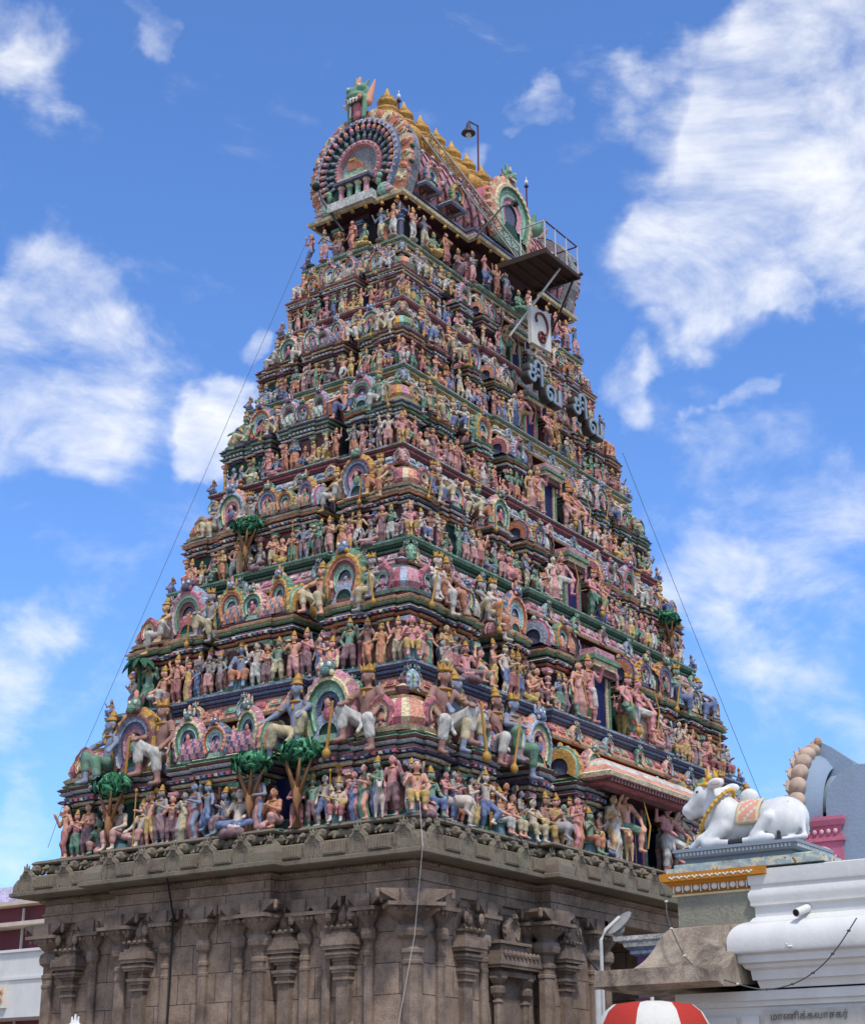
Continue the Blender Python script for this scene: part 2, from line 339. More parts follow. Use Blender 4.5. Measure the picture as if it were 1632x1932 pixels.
# ------------------------------------------------------------------ ornaments of the tower
def nasi_mb(cols, w=1.0, flame=True, face=True, bust=None, n=34, depth=.16, point=False):
    """horseshoe arch: concentric relief bands, scalloped flame rim, monster mask on top. Faces -y, base z=0, width w"""
    mb = MB(); r0 = .5 * w; cz = .44 * w
    bands = [(1.0, .02), (.97, .09), (.84, .12), (.80, .15), (.72, .15), (.70, .10), (.60, .12), (.56, .09), (.46, .10), (.42, .06), (.30, .06), (.27, .02)]
    a0, a1 = R(-52), R(232); nb = len(bands)
    vs = []; fs = []; cs = []
    vs0 = []
    for i in range(n + 1):
        t = a0 + (a1 - a0) * i / n; e = min(i, n - i) / n
        flare = 1 + .16 * max(0, 1 - e / .10)
        for j, (rr, dp) in enumerate(bands):
            q = rr * r0 * flare
            if j <= 1 and flame: q *= 1 + (.055 if i % 2 else -.02)
            if point and j <= 3: q *= 1 + .22 * max(0, 1 - abs(t - PI / 2) / .45)
            dd = dp * w * depth / .16 * (1.12 if (j in (3, 4) and i % 2) else 1)
            vs.append((q * math.cos(t), -dd, cz + q * math.sin(t)))
        q = r0 * flare; vs.append((q * math.cos(t), .10 * w, cz + q * math.sin(t)))
    st = nb + 1
    cc = [cols[0], cols[0], cols[1], cols[1], cols[2], cols[2], cols[3], cols[3], cols[4 % len(cols)], cols[4 % len(cols)], P['void']]
    for i in range(n):
        for j in range(nb - 1):
            fs.append((i * st + j, i * st + j + 1, (i + 1) * st + j + 1, (i + 1) * st + j)); cs.append(cc[j] if not (j <= 1 and i % 4 == 3 and flame) else cols[1])
        fs.append((i * st + nb, i * st, (i + 1) * st, (i + 1) * st + nb)); cs.append(cols[0])
    mb.add(vs, fs, cs)
    # recess disc and body behind
    disc = [(.30 * r0 * math.cos(2 * PI * i / 16), -.018 * w, cz + .30 * r0 * math.sin(2 * PI * i / 16)) for i in range(16)]
    mb.add(disc, [tuple(range(16))], P['navy'])
    bk = [(r0 * .98 * math.cos(a0 + (a1 - a0) * i / 20), .1 * w, cz + r0 * .98 * math.sin(a0 + (a1 - a0) * i / 20)) for i in range(21)]
    mb.add(bk, [tuple(range(21))], cols[2])
    mb.box(-.34 * w, .34 * w, -.06 * w, .09 * w, -.02 * w, .12 * w, cols[3])
    mb.box(-.2 * w, .2 * w, -.05 * w, .09 * w, .1 * w, .3 * w, P['dgreen'])
    if face:
        tz = cz + r0; c1, c2 = (cols[5 % len(cols)], cols[1])
        mb.ell((0, -.12 * w, tz + .03 * w), (.13 * w, .1 * w, .11 * w), c1); mb.ell((0, -.22 * w, tz - .03 * w), (.09 * w, .06 * w, .06 * w), c1)
        for s in (-1, 1):
            mb.ell((s * .065 * w, -.19 * w, tz + .06 * w), (.035 * w, .04 * w, .035 * w), P['white']); mb.ell((s * .15 * w, -.1 * w, tz + .1 * w), (.035 * w, .03 * w, .09 * w), c2)
            mb.ell((s * .1 * w, -.17 * w, tz - .05 * w), (.05 * w, .04 * w, .04 * w), c2)
        mb.ell((0, -.1 * w, tz + .16 * w), (.05 * w, .05 * w, .1 * w), P['peach'])
    if bust:
        mb.ell((0, -.09 * w, cz - .06 * w), (.1 * w, .06 * w, .1 * w), bust[1]); mb.ell((0, -.11 * w, cz + .07 * w), (.055 * w, .05 * w, .065 * w), bust[0])
        mb.ell((0, -.085 * w, cz + .09 * w), (.065 * w, .05 * w, .065 * w), P['black'])
    return mb
NC = [[P['peach'], P['lblue'], P['green'], P['cream'], P['pink'], P['blue']], [P['blue'], P['peach'], P['orange'], P['mint'], P['lblue'], P['navy']],
      [P['pink'], P['cream'], P['green'], P['mint'], P['navy'], P['teal']], [P['green'], P['gold'], P['peach'], P['maroon'], P['mint'], P['blue']],
      [P['gold'], P['maroon'], P['lblue'], P['navy'], P['pink'], P['green']], [P['lblue'], P['rose'], P['pale'], P['green'], P['maroon'], P['navy']]]
NASI = [nasi_mb(c, bust=(P['skin'], P[b]) if b else None).mesh('horseshoe_arch') for c, b in zip(NC, ('blue', None, 'rose', None, 'green', None))]
MC = [[P['lblue'], P['mint'], P['pink'], P['cream'], P['grey']], [P['green'], P['mint'], P['peach'], P['cream'], P['teal']], [P['pink'], P['cream'], P['lblue'], P['rose'], P['peach']],
      [P['grey'], P['lblue'], P['mint'], P['pale'], P['blue']], [P['peach'], P['cream'], P['mint'], P['orange'], P['lblue']]]
MEDAL = [nasi_mb(c, face=False, n=22, depth=.12, point=True).mesh('medallion') for c in MC]
MEDALF = [nasi_mb(c + [P['teal']], face=True, n=22, depth=.14).mesh('medallion') for c in MC]
def col_mb(h, r, c1, c2, c3):
    mb = MB()
    mb.lathe(0, 0, [(r * 1.5, 0, c2), (r * 1.5, .07 * h, c2), (r * 1.15, .1 * h, c3), (r, .13 * h, c1), (r * .9, .62 * h, c1), (r * 1.2, .64 * h, c3), (r * 1.2, .67 * h, c3), (r * .8, .69 * h, c1),
                     (r * 1.35, .75 * h, c2), (r * 1.45, .79 * h, c2), (r * .8, .83 * h, c3), (r * 1.9, .89 * h, c1), (r * 1.9, .92 * h, c3)], 8, rot=PI / 8)
    mb.box(-r * 2.1, r * 2.1, -r * 1.3, r * 1.3, .92 * h, h, c2); return mb
CCOL = [(P['rose'], P['pink'], P['cream']), (P['navy'], P['blue'], P['lblue']), (P['green'], P['mint'], P['cream']), (P['maroon'], P['rose'], P['gold']), (P['purple'], P['lblue'], P['pink']), (P['gold'], P['orange'], P['cream']), (P['orange'], P['green'], P['cream'])]
COLM = [col_mb(1, .075, *c).mesh('column') for c in CCOL]
def dome_mb(c, n=32):
    """square bulbous shrine roof with coloured lobes and a finial; width 1"""
    mb = MB(); A_ = [c[0], c[0], c[1], c[2], c[1]]
    mb.lathe(0, 0, [(.44, 0, c[3]), (.47, .04, c[4]), (.42, .07, c[3])], n, 5)
    pr = [(.40, .07, c[0])] + [(.40 * 1.13 * math.cos(t) ** .55, .07 + .36 * math.sin(t), 'rib') for t in [R(q) for q in (12, 25, 38, 50, 60, 69, 77)]]
    mb.lathe(0, 0, pr, n, 3.6, ribs=A_)
    z = .42; mb.lathe(0, 0, [(.20, z - .02, c[4]), (.24, z + .03, c[4]), (.12, z + .06, c[3]), (.05, z + .08, c[1]), (.09, z + .13, c[3]), (.10, z + .17, c[3]), (.04, z + .21, c[1]), (.06, z + .25, c[3]), (.01, z + .34, c[3])], 12)
    for k in range(4):
        for i in range(5):
            t = k * PI / 2 + (i - 2) * .35
            mb.ell((.43 * math.cos(t), .43 * math.sin(t), .10), (.035, .035, .03), c[2], 6, 4)
        M = Matrix.Rotation(k * PI / 2, 4, 'Z') @ Matrix.Translation((0, -.42, .06)) @ Matrix.Scale(.36, 4); mb.merge(nasi_mb([c[2], c[3], c[0], c[1], c[4]], face=False, n=16, point=True), M)
    return mb
DC = [[P['peach'], P['cream'], P['rose'], P['maroon'], P['cream']], [P['pink'], P['gold'], P['orange'], P['green'], P['cream']], [P['green'], P['mint'], P['gold'], P['navy'], P['lblue']],
      [P['peach'], P['orange'], P['green'], P['grey'], P['mint']], [P['pink'], P['lblue'], P['rose'], P['maroon'], P['mint']]]
DOME = [dome_mb(c).mesh('shrine_dome') for c in DC]
def barrel_mb(Lh, Rr, c, ends=True, n=14, seg=None, flute='rib'):
    """barrel vault along x, half length Lh, horseshoe section radius Rr, with coloured ribs and end arches"""
    mb = MB(); seg = seg or max(6, int(Lh * 2 / (Rr * .16))); vs = []; fs = []; cs = []
    for i in range(seg + 1):
        x = -Lh + 2 * Lh * i / seg
        for j in range(n + 1):
            t = R(-22) + (PI + R(44)) * j / n; q = Rr * (1 + (.03 if i % 2 else 0)); vs.append((x, -q * math.cos(t), Rr * .38 + q * math.sin(t)))
    for i in range(seg):
        for j in range(n):
            fs.append((i * (n + 1) + j, (i + 1) * (n + 1) + j, (i + 1) * (n + 1) + j + 1, i * (n + 1) + j + 1))
            if flute == 'diaper': cs.append(c[0] if (i // 1 + j) % 3 else c[2])
            else: cs.append(c[0] if i % 3 else c[1])
    mb.add(vs, fs, cs)
    for s in (-1, 1):
        for (x0, x1, rr, cc) in ((Lh * .98, Lh * .98 + Rr * .12, 1.12, c[2]), (Lh + Rr * .12, Lh + Rr * .3, 1.22, c[3]), (Lh + Rr * .3, Lh + Rr * .38, 1.08, c[4])):
            v = []; f = []; m_ = 22
            for i in range(m_ + 1):
                t = R(-30) + (PI + R(60)) * i / m_; q = Rr * rr * (1.06 if (i % 2 and rr > 1.2) else 1)
                v += [(s * x0, -q * math.cos(t), Rr * .38 + q * math.sin(t)), (s * x1, -q * .97 * math.cos(t), Rr * .38 + q * .97 * math.sin(t)), (s * x1, -Rr * .55 * math.cos(t), Rr * .38 + Rr * .55 * math.sin(t))]
            for i in range(m_): f += [(i * 3, i * 3 + 1, i * 3 + 4, i * 3 + 3), (i * 3 + 1, i * 3 + 2, i * 3 + 5, i * 3 + 4)]
            mb.add(v, f, [cc, c[(4 if rr > 1.2 else 3)]] * m_)
        v = [(s * (Lh + Rr * .2), -Rr * .6 * math.cos(R(-30) + R(240) * i / 16), Rr * .38 + Rr * .6 * math.sin(R(-30) + R(240) * i / 16)) for i in range(17)]
        mb.add(v, [tuple(range(17))], P['navy'])
        mb.ell((s * (Lh + Rr * .15), 0, Rr * 1.62), (Rr * .16, Rr * .16, Rr * .2), c[3]); mb.ell((s * (Lh + Rr * .3), 0, Rr * 1.55), (Rr * .12, Rr * .1, Rr * .1), c[2])
    for i in range(0, seg, 3):
        x = -Lh + 2 * Lh * (i + .5) / seg; mb.lathe(x, 0, [(Rr * .05, Rr * 1.36, c[4]), (Rr * .1, Rr * 1.45, P['gold']), (Rr * .02, Rr * 1.62, P['gold'])], 6)
    return mb
BC = [[P['cream'], P['maroon'], P['lblue'], P['peach'], P['blue']], [P['pink'], P['purple'], P['navy'], P['peach'], P['green']], [P['peach'], P['orange'], P['blue'], P['gold'], P['mint']],
      [P['peach'], P['pink'], P['green'], P['lblue'], P['rose']], [P['pale'], P['lblue'], P['green'], P['orange'], P['navy']], [P['blue'], P['lblue'], P['peach'], P['rose'], P['cream']]]

# bands of small mouldings
def bands(z0, z1, o0, o1, cols, k):
    """a kapota stack: k mouldings stepping from offset o0 out to o1 and back in"""
    pr = [(o0, z0, cols[0])]; dz = (z1 - z0) / k
    for i in range(k):
        f = i / max(1, k - 1); o = o0 + (o1 - o0) * math.sin(PI * min(1, .25 + f * .75)) ** .8; c = cols[i % len(cols)]
        z = z0 + i * dz; pr += [(o - .03, z + .001, P['dmaroon']), (o, z + dz * .18, c), (o + .012, z + dz * .7, c), (o - .035, z + dz * .97, c)]
    return pr

# ------------------------------------------------------------------ the painted tower
Z = [7.3, 10.75, 13.93, 16.54, 18.97, 21.21, 23.26]; ZE = 24.77
A = [8.96, 7.92, 6.92, 6.35, 5.67, 5.08, 4.60, 4.49]; B = [5.37, 4.48, 3.70, 3.04, 2.55, 2.07, 1.69, 1.61]
CX = .35
tower = tag(empty('temple_tower', (0, 0, 0)), 'tall tapering temple gateway tower crowded with painted figures above dark stone walls', 'tower')
LEDGE = [[P['navy'], P['blue'], P['navy'], P['lblue']], [P['green'], P['dgreen'], P['green'], P['mint']], [P['maroon'], P['rose'], P['maroon'], P['pale']],
         [P['gold'], P['cream'], P['green'], P['pale']], [P['pink'], P['maroon'], P['rose'], P['pale']], [P['dgreen'], P['cream'], P['green'], P['pale']], [P['cream'], P['maroon']]]
FASC = [[P['peach'], P['rose'], P['peach'], P['mint']], [P['pink'], P['pink'], P['pale']], [P['lblue'], P['pale'], P['lblue']], [P['white'], P['pale'], P['cream']], [P['lblue'], P['white']], [P['white'], P['peach']]]
KCOL = [[P['green'], P['cream'], P['navy'], P['pink'], P['lblue'], P['maroon'], P['green'], P['cream']], [P['cream'], P['orange'], P['navy'], P['lblue'], P['green'], P['cream'], P['maroon']],
        [P['cream'], P['maroon'], P['white'], P['navy'], P['green'], P['peach']], [P['mint'], P['navy'], P['white'], P['green'], P['orange']],
        [P['green'], P['cream'], P['maroon'], P['pink']], [P['navy'], P['cream'], P['rose'], P['white']], [P['green'], P['cream'], P['maroon'], P['pink']]]
def place_on(face, t, off, hw_a, hw_b, z):
    """face 'L' = x=-a side (t along y), 'F' = y=-b side (t along x), 'R' = x=+a, 'B' = y=+b. off>0 inward. returns loc, rz"""
    if face == 'L': return (-(hw_a) + off, t, z), -PI / 2
    if face == 'F': return (t, -(hw_b) + off, z), 0
    if face == 'R': return (hw_a - off, t, z), PI / 2
    return (t, hw_b - off, z), PI
storeys = []
AEDS = {}
rnd = random.Random(11)
for i in range(6):
    z0, z1 = Z[i], Z[i + 1]; h = z1 - z0; s = h / 3.45
    a, b, a1, b1 = A[i], B[i], A[i + 1], B[i + 1]; da, db = a - a1, b - b1
    mb = MB(); K = KCOL[i]; rr = rnd
    bay = bayed(a - .04, b - .04, .38 * a, .38 * b, .18 * s, .18 * s, CX)
    # core wall behind the figures
    ow = .80 * min(da, db) + .10
    core = bayed(a - ow, b - ow, .36 * a, .36 * b, .15 * s, .15 * s, CX)
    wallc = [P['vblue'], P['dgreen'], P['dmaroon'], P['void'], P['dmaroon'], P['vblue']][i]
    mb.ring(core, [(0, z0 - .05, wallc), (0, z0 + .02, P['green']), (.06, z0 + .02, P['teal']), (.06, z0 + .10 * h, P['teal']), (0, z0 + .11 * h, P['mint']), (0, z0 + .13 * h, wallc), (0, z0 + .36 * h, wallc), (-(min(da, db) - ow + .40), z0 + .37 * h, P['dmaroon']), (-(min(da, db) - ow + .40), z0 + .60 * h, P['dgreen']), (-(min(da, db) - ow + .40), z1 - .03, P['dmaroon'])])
    # plinth ledge the figures stand on
    mb.ring(bay, [(-.02, z0 - .02, P['teal']), (0, z0 + .01, LEDGE[i - 1][3] if i else P['teal']), (0, z0 + .035 * s, P['teal'])])
    # ledge above: soffit, beads, fascia, mouldings (next floor)
    nb = bayed(a1, b1, .38 * a1, .38 * b1, .18 * s * .9, .18 * s * .9, CX)
    lc = LEDGE[i]; fc = FASC[i]
    pr = [(-.42, z0 + .70 * h, P['dmaroon']), (-.42, z0 + .705 * h, P['maroon']), (-.30, z0 + .72 * h, P['maroon']), (-.30, z0 + .735 * h, P['green']), (-.36, z0 + .74 * h, P['dmaroon']), (-.34, z0 + .79 * h, P['maroon']),
          (-.10, z0 + .805 * h, P['dmaroon']), (-.08, z0 + .812 * h, P['gold']), (-.05, z0 + .828 * h, P['cream']), (-.06, z0 + .83 * h, P['navy']), (-.09, z0 + .86 * h, fc[0]), (-.15, z0 + .90 * h, fc[0]), (-.20, z0 + .925 * h, fc[0]),
          (-.15, z0 + .928 * h, lc[0]), (-.12, z0 + .94 * h, lc[0]), (-.13, z0 + .945 * h, P['black']), (-.08, z0 + .948 * h, lc[1]), (-.06, z0 + .962 * h, lc[1]), (-.08, z0 + .965 * h, P['black']), (-.03, z0 + .968 * h, lc[2]),
          (0, z0 + .982 * h, lc[2]), (-.03, z0 + .984 * h, P['black']), (.0, z0 + .987 * h, lc[3]), (.01, z0 + .998 * h, lc[3]), (-.06, z1, P['teal'])]
    mb.ring(nb, pr, cap=True, bottom=True)
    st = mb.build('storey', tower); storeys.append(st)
    # rows of beads / balusters under the ledge, and raised fascia panels: surface pattern meshes
    bb = MB(); pp = MB()
    for face in 'LF':
        ln = (b1 if face == 'L' else a1)
        k = int(2 * ln / (.15 * s + .02)); bc = [P['maroon'], P['maroon'], P['dmaroon'], P['maroon'], P['maroon'], P['navy']][i]
        for q in range(k):
            t = -ln + .1 + (2 * ln - .2) * (q + .5) / k; (x, y, zz), rz = place_on(face, t, .30 - (.18 * s * .9 if (abs(t - (CX if face == 'F' else 0)) < .38 * ln) else 0), a1, b1, z0 + .765 * h)
            bb.ell((x, y, zz), (.05 * s, .05 * s, .028 * h), bc, 6, 4)
            bb.lathe(x, y, [(.03 * s, zz - .10 * h, bc), (.05 * s, zz - .075 * h, bc), (.02 * s, zz - .05 * h, P['rose']), (.03 * s, zz - .03 * h, bc)], 6)
        k = int(2 * ln / (.42 * s))
        for q in range(k):
            t = -ln + (2 * ln) * (q + .5) / k; inb = abs(t - (CX if face == 'F' else 0)) < .38 * ln
            (x, y, zz), rz = place_on(face, t, .115 - (.18 * s * .9 if inb else 0), a1, b1, z0 + .878 * h); wd = .15 * s
            M = Matrix.Translation((x, y, zz)) @ Matrix.Rotation(rz, 4, 'Z') @ Matrix.Rotation(R(-22), 4, 'X'); pp.M = M
            c = fc[1 + q % (len(fc) - 1)]
            pp.box(-wd, wd, -.035, .02, -.022 * h, .022 * h, c); pp.box(-wd * .6, wd * .6, -.05, -.03, -.012 * h, .012 * h, fc[q % len(fc)])
    bb.build('balustrade', st); pp.build('fascia_panels', st)
    # ---------------- aedicules (miniature shrines) along both visible faces and the far ones in plainer form
    inset = .36 * min(da, db) + .02
    Lk = .84 * s                                                   # corner shrine half width base
    def aed(face, t, hw, kind, proj, seedc, low=0.0):
        """small shrine block: wall, stepped cornice, roof. t = position along the face"""
        rs = random.Random(seedc); dp = .30 + ow * .5
        along = face in 'LR'
        (x, y, _), rz = place_on(face, t, inset - proj + dp, a, b, 0)
        hx, hy = (dp, hw) if along else (hw, dp)
        m2 = MB(); kc = list(K); rot = rs.randrange(len(kc)); kc = kc[rot:] + kc[:rot] if i > 1 else kc
        zb = z0 + .035 * s; zw = z0 + (.335 - low) * h; zk = z0 + (.52 - low) * h
        wc = rs.choice([P['dmaroon'], P['vblue'], P['dgreen'], P['dmaroon'], P['maroon']])
        wi = .30 * s
        m2.ring(rect(x, y, hx - wi * .7, hy - wi * .7), [(.06, zb, P['teal']), (.06, zb + .06 * h, P['green']), (0, zb + .07 * h, wc), (0, zw, wc)])
        nlev = 7 if kind in 'KS' else 6
        prf = []; oo = -wi * .5
        dz = (zk - zw) / nlev
        outs = [-.55, -.25, .05, -.28, .0, .12, -.12][:nlev]
        for q in range(nlev):
            o = outs[q] * wi; c = kc[q % len(kc)]; zq = zw + q * dz
            prf += [(o - .055 * s, zq, P['dmaroon']), (o - .01 * s, zq + dz * .15, c), (o + .02 * s, zq + dz * .55, c), (o - .01, zq + dz * .62, kc[(q + 3) % len(kc)]), (o - .02, zq + dz * .9, kc[(q + 3) % len(kc)])]
        # with a small offset bay in front so the mouldings break forward
        bw = hw * .5
        m2.ring(rect(x, y, hx, hy), prf, bottom=True)
        if kind in 'KSP' and i < 5:
            (xb, yb, _), _ = place_on(face, t, inset - proj - .07 * s + dp, a, b, 0)
            m2.ring(rect(xb, yb, hx if along else bw, bw if along else hy), [(o_, zz_ + .004, c_) for o_, zz_, c_ in prf], bottom=True)
            if kind == 'K':
                m2.ring(rect(x, y, (hx + .07 * s) if not along else hx * .55, (hy + .07 * s) if along else hy * .55), [(o_, zz_ - .004, c_) for o_, zz_, c_ in prf], bottom=True)
        # dentil blocks on the cornice
        for q in range(int(hw * 2 / (.17 * s))):
            tt = t - hw + .17 * s * (q + .5); (xx, yy, zz), rz2 = place_on(face, tt, inset - proj - (.09 * s if abs(tt - t) < bw else .0) + .03 * s, a, b, zw + dz * 2.35)
            m2.M = Matrix.Translation((xx, yy, zz)) @ Matrix.Rotation(rz2, 4, 'Z'); m2.box(-.045 * s, .045 * s, -.05 * s, .05 * s, -dz * .35, dz * .3, [P['blue'], P['pale'], P['rose']][q % 3] if i < 3 else P['lblue']); m2.M = Matrix()
        o = m2.build('shrine_front', st)
        loc, rz = place_on(face, t, inset - proj + .12 * s, a, b, zk)
        if kind == 'K':
            cxk, cyk = x, y
            inst(DOME[(i + seedc) % len(DOME) if i else 0], 'shrine_dome', st, (cxk, cyk, zk - .01), 0, (hw * 2.2, hw * 2.2, hw * 2.3))
        elif kind == 'S':
            rad = min(.44 * s, hw * .8); me = barrel_mb(hw * .86, rad, BC[(seedc + i) % len(BC)], flute='diaper' if seedc % 2 else 'rib').mesh('barrel_roof')
            loc2, _ = place_on(face, t, inset - proj + rad * .95, a, b, zk + .02 * s); br = inst(me, 'barrel_roof', st, loc2, rz)
            nl, _ = place_on(face, t, inset - proj + .03 * s, a, b, zk - .01); sc = .78 * s if hw > .5 * s else .6 * s
            inst(NASI[(seedc + i) % 6], 'horseshoe_arch', st, nl, rz, sc)
            if hw > .9 * s:
                for e in (-1, 1):
                    nl, _ = place_on(face, t + e * hw * .62, inset - proj + .1 * s, a, b, zk - .01); inst(NASI[(seedc + i + 1) % 6], 'horseshoe_arch', st, nl, rz + e * .2, (sc * 1.05, sc, sc * 1.35))
        elif kind == 'P':
            loc, _ = place_on(face, t, inset - proj + .16 * s, a, b, zk - .02); inst(NASI[(seedc + i) % 6], 'horseshoe_arch', st, loc, rz, (hw * 2.0, hw * 1.7, hw * 2.3))
            m3 = barrel_mb(.30 * s, hw * .62, BC[(seedc + 1) % 6]).mesh('barrel_roof'); l3, _ = place_on(face, t, inset - proj + .16 * s + .36 * s, a, b, zk); inst(m3, 'barrel_roof', st, l3, rz + PI / 2)
        # columns in front of the shrine wall
        for e in ((-1, 1) if kind != 'S' or hw < .8 * s else (-1, -.4, .4, 1)):
            lc_, _ = place_on(face, t + e * (hw - wi * .55), inset - proj + wi * .42, a, b, z0 + .03 * s)
            inst(COLM[rs.randrange(len(COLM))], 'column', st, lc_, rz, (.9 * s, .9 * s, zw - z0 - .03 * s + .02))
        AEDS.setdefault((i, face), []).append((t, hw, kind, proj))
    kw = .80 * s * (b / (5.37 * s)) ** .3
    kw = min(kw, b * .17 if i < 3 else b * .19)
    kx, ky = a - inset - kw, b - inset - kw
    for sx, sy in ((-1, -1), (-1, 1), (1, -1)):
        # corner shrine: seen from both faces; built once from the L or R face
        save = A[i]; f = 'L' if sx < 0 else 'R'
        dp_ = .30 + ow * .5; aed(f, sy * ky, kw, 'K', kw - dp_ if False else 0, 3 + (sx > 0) + (sy > 0), 0)
    # long front face: K S P [S-door-S] P S K ; side face: K P S P K
    f = lambda q: q * (a - inset)
    aed('L', -.52 * b, .125 * b + .04, 'P', 0, 2); aed('L', .52 * b, .125 * b + .04, 'P', 0, 4)
    aed('L', 0, .26 * b, 'S', .26 * s, 1)
    aed('F', -.70 * a, .085 * a, 'S', 0, 5); aed('F', .70 * a + .1, .085 * a, 'S', 0, 5)
    aed('F', CX - .47 * a, .062 * a, 'P', .04 * s, 0); aed('F', CX + .47 * a, .062 * a, 'P', .04 * s, 3)
    aed('F', CX - .26 * a, .085 * a, 'S', .22 * s, 2); aed('F', CX + .26 * a, .085 * a, 'S', .22 * s, 3)
    # medallions on the fascia
    for face in 'LF':
        ln = (b1 if face == 'L' else a1); c0 = CX if face == 'F' else 0; k = 7 if face == 'L' else 11
        for q in range(k):
            t = -ln + .16 + (2 * ln - .32) * q / (k - 1); inb = abs(t - c0) < .38 * ln
            loc, rz = place_on(face, t, .075 - (.18 * s * .9 if inb else 0), a1, b1, z0 + .815 * h)
            inst((MEDALF if i < 2 else MEDAL)[(q + i) % 5 if i < 3 else (i + q % 2 * 2) % 5], 'medallion', st, loc, rz, .48 * s)
    # doorway in the middle of the long face
    dm = MB(); yb = -(b - ow) - .15 * s; dw, dh = .36 * s, .46 * h; x0 = CX + (.02 if i else -.05)
    yo = yb - .42 * s
    dm.box(x0 - dw, x0 + dw, yo + .1, yb + .05, z0, z0 + dh, P['vblue']); 
    for e in (-1, 1):
        dm.box(x0 + e * dw - .045 * s, x0 + e * dw + .045 * s, yo + .06, yb, z0, z0 + dh, P['rose'] if i % 2 == 0 else P['cream']); dm.box(x0 + e * dw * 1.33 - .05 * s, x0 + e * dw * 1.33 + .05 * s, yo + .05, yb, z0, z0 + dh * .98, P['green'])
    dm.box(x0 - dw * 1.6, x0 + dw * 1.6, yo - .06, yb, z0 + dh, z0 + dh + .05 * h, P['maroon']); dm.box(x0 - dw * 1.75, x0 + dw * 1.75, yo - .12, yb, z0 + dh + .052 * h, z0 + dh + .10 * h, P['cream'])
    dm.box(x0 - dw * 1.9, x0 + dw * 1.9, yo - .18, yb, z0 + dh + .102 * h, z0 + dh + .14 * h, P['green']); dm.box(x0 - dw * 1.5, x0 + dw * 1.5, yo - .1, yb, z0 + dh + .142 * h, z0 + dh + .20 * h, P['pink'])
    dm.build('doorway', st)
# porch canopy over the lowest doorway
pm = MB(); pr = rect(CX - .3, -5.05, 2.6, .98); pm.M = Matrix.Translation((0, 0, -.14))
pm.ring(pr, [(-.5, 9.0, P['dmaroon']), (-.35, 9.06, P['maroon']), (-.2, 9.1, P['rose']), (-.12, 9.16, P['maroon']), (.0, 9.2, P['pink']), (.02, 9.3, P['cream']), (-.05, 9.34, P['white']), (-.28, 9.52, P['peach']), (-.42, 9.66, P['pale']), (-.5, 9.72, P['peach'])], bottom=True)
for q in range(35): pm.box(CX - .3 - 2.5 + q * .146, CX - .3 - 2.5 + q * .146 + .07, -6.0, -5.9, 9.08, 9.2, P['maroon'])
pm.build('porch_canopy', storeys[0])

# ------------------------------------------------------------------ neck storey (open pillared) and barrel roof
z0, z1 = Z[6], ZE; h = z1 - z0; a, b = A[6], B[6]; mb = MB()
mb.ring(bayed(a - .75, b - .65, 1.6, .5, .2, .2, CX), [(0, z0 - .1, P['dmaroon']), (0, z0 + .1, P['green']), (0, z0 + .3, P['dmaroon']), (0, z1, P['black'])])
mb.ring(bayed(a - .02, b - .02, 1.6, .6, .15, .12, CX), [(0, z0 - .02, P['green']), (0, z0 + .05, P['green']), (-.12, z0 + .06, P['cream']), (-.12, z0 + .12, P['green'])])
ev = bayed(A[7], B[7], 1.7, .75, .25, .0001, CX)
ev = bayed(A[7], B[7], 1.75, .7, .30, .12, CX)
mb.ring(ev, [(-.85, z1 - .42, P['maroon']), (-.75, z1 - .34, P['rose']), (-.7, z1 - .28, P['maroon']), (-.45, z1 - .27, P['maroon']), (-.42, z1 - .16, P['dmaroon']), (-.1, z1 - .12, P['dmaroon']), (.0, z1 - .10, P['cream']), (.02, z1 - .02, P['cream']), (-.02, z1, P['gold']),
             (-.3, z1 + .05, P['pale']), (-.32, z1 + .16, P['pink']), (-.25, z1 + .18, P['maroon']), (-.25, z1 + .24, P['lblue']), (-.38, z1 + .26, P['pale']), (-.4, z1 + .42, P['pink']), (-.34, z1 + .44, P['navy']), (-.34, z1 + .50, P['blue']), (-.45, z1 + .54, P['navy'])], bottom=True)
neck = mb.build('storey', tower); storeys.append(neck)
for q in range(9): inst(COLM[(q * 2 + 1) % 7], 'column', neck, (-a + .45 + q * (2 * a - .9) / 8, -b + .40, z0 + .1), 0, (1.15, 1.15, h - .45))
for t in (-.75, 0, .8): inst(COLM[(1 if t == 0 else 6)], 'column', neck, (-a + .5, t, z0 + .1), 0, (1.3, 1.3, h - .45))
bell = MB(); bell.lathe(0, 0, [(.06, 0, P['gold']), (.045, .03, P['gold']), (.035, .09, P['gold']), (.01, .12, P['gold'])], 8); bm_ = bell.mesh('bell')
for q in range(15): inst(bm_, 'bell', neck, (-4.3 + q * .6, -B[7] - .0 - (.3 if abs(-4.3 + q * .6 - CX) < 1.7 else 0) + .06, z1 - .24))
for t in (-1.4, -.9, -.45, .0, .45, .9, 1.4): inst(bm_, 'bell', neck, (-A[7] + .04 - (.12 if abs(t) < .65 else 0), t, z1 - .24))
roof = MB(); zc = 26.0; rr = 1.42; n = 26; seg = 40; vs = []; fs = []; cs = []
Lr = 4.05
for i in range(seg + 1):
    x = -Lr + 2 * Lr * i / seg
    for j in range(n + 1):
        t = R(-38) + R(256) * j / n; rad = rr * (1.0 + .10 * max(0, math.sin(t)) ** 6)
        vs.append((x, -rad * math.cos(t), zc + rad * math.sin(t)))
for i in range(seg):
    for j in range(n):
        fs.append((i * (n + 1) + j, (i + 1) * (n + 1) + j, (i + 1) * (n + 1) + j + 1, i * (n + 1) + j + 1)); cs.append(P['pink'])
roof.add(vs, fs, cs)
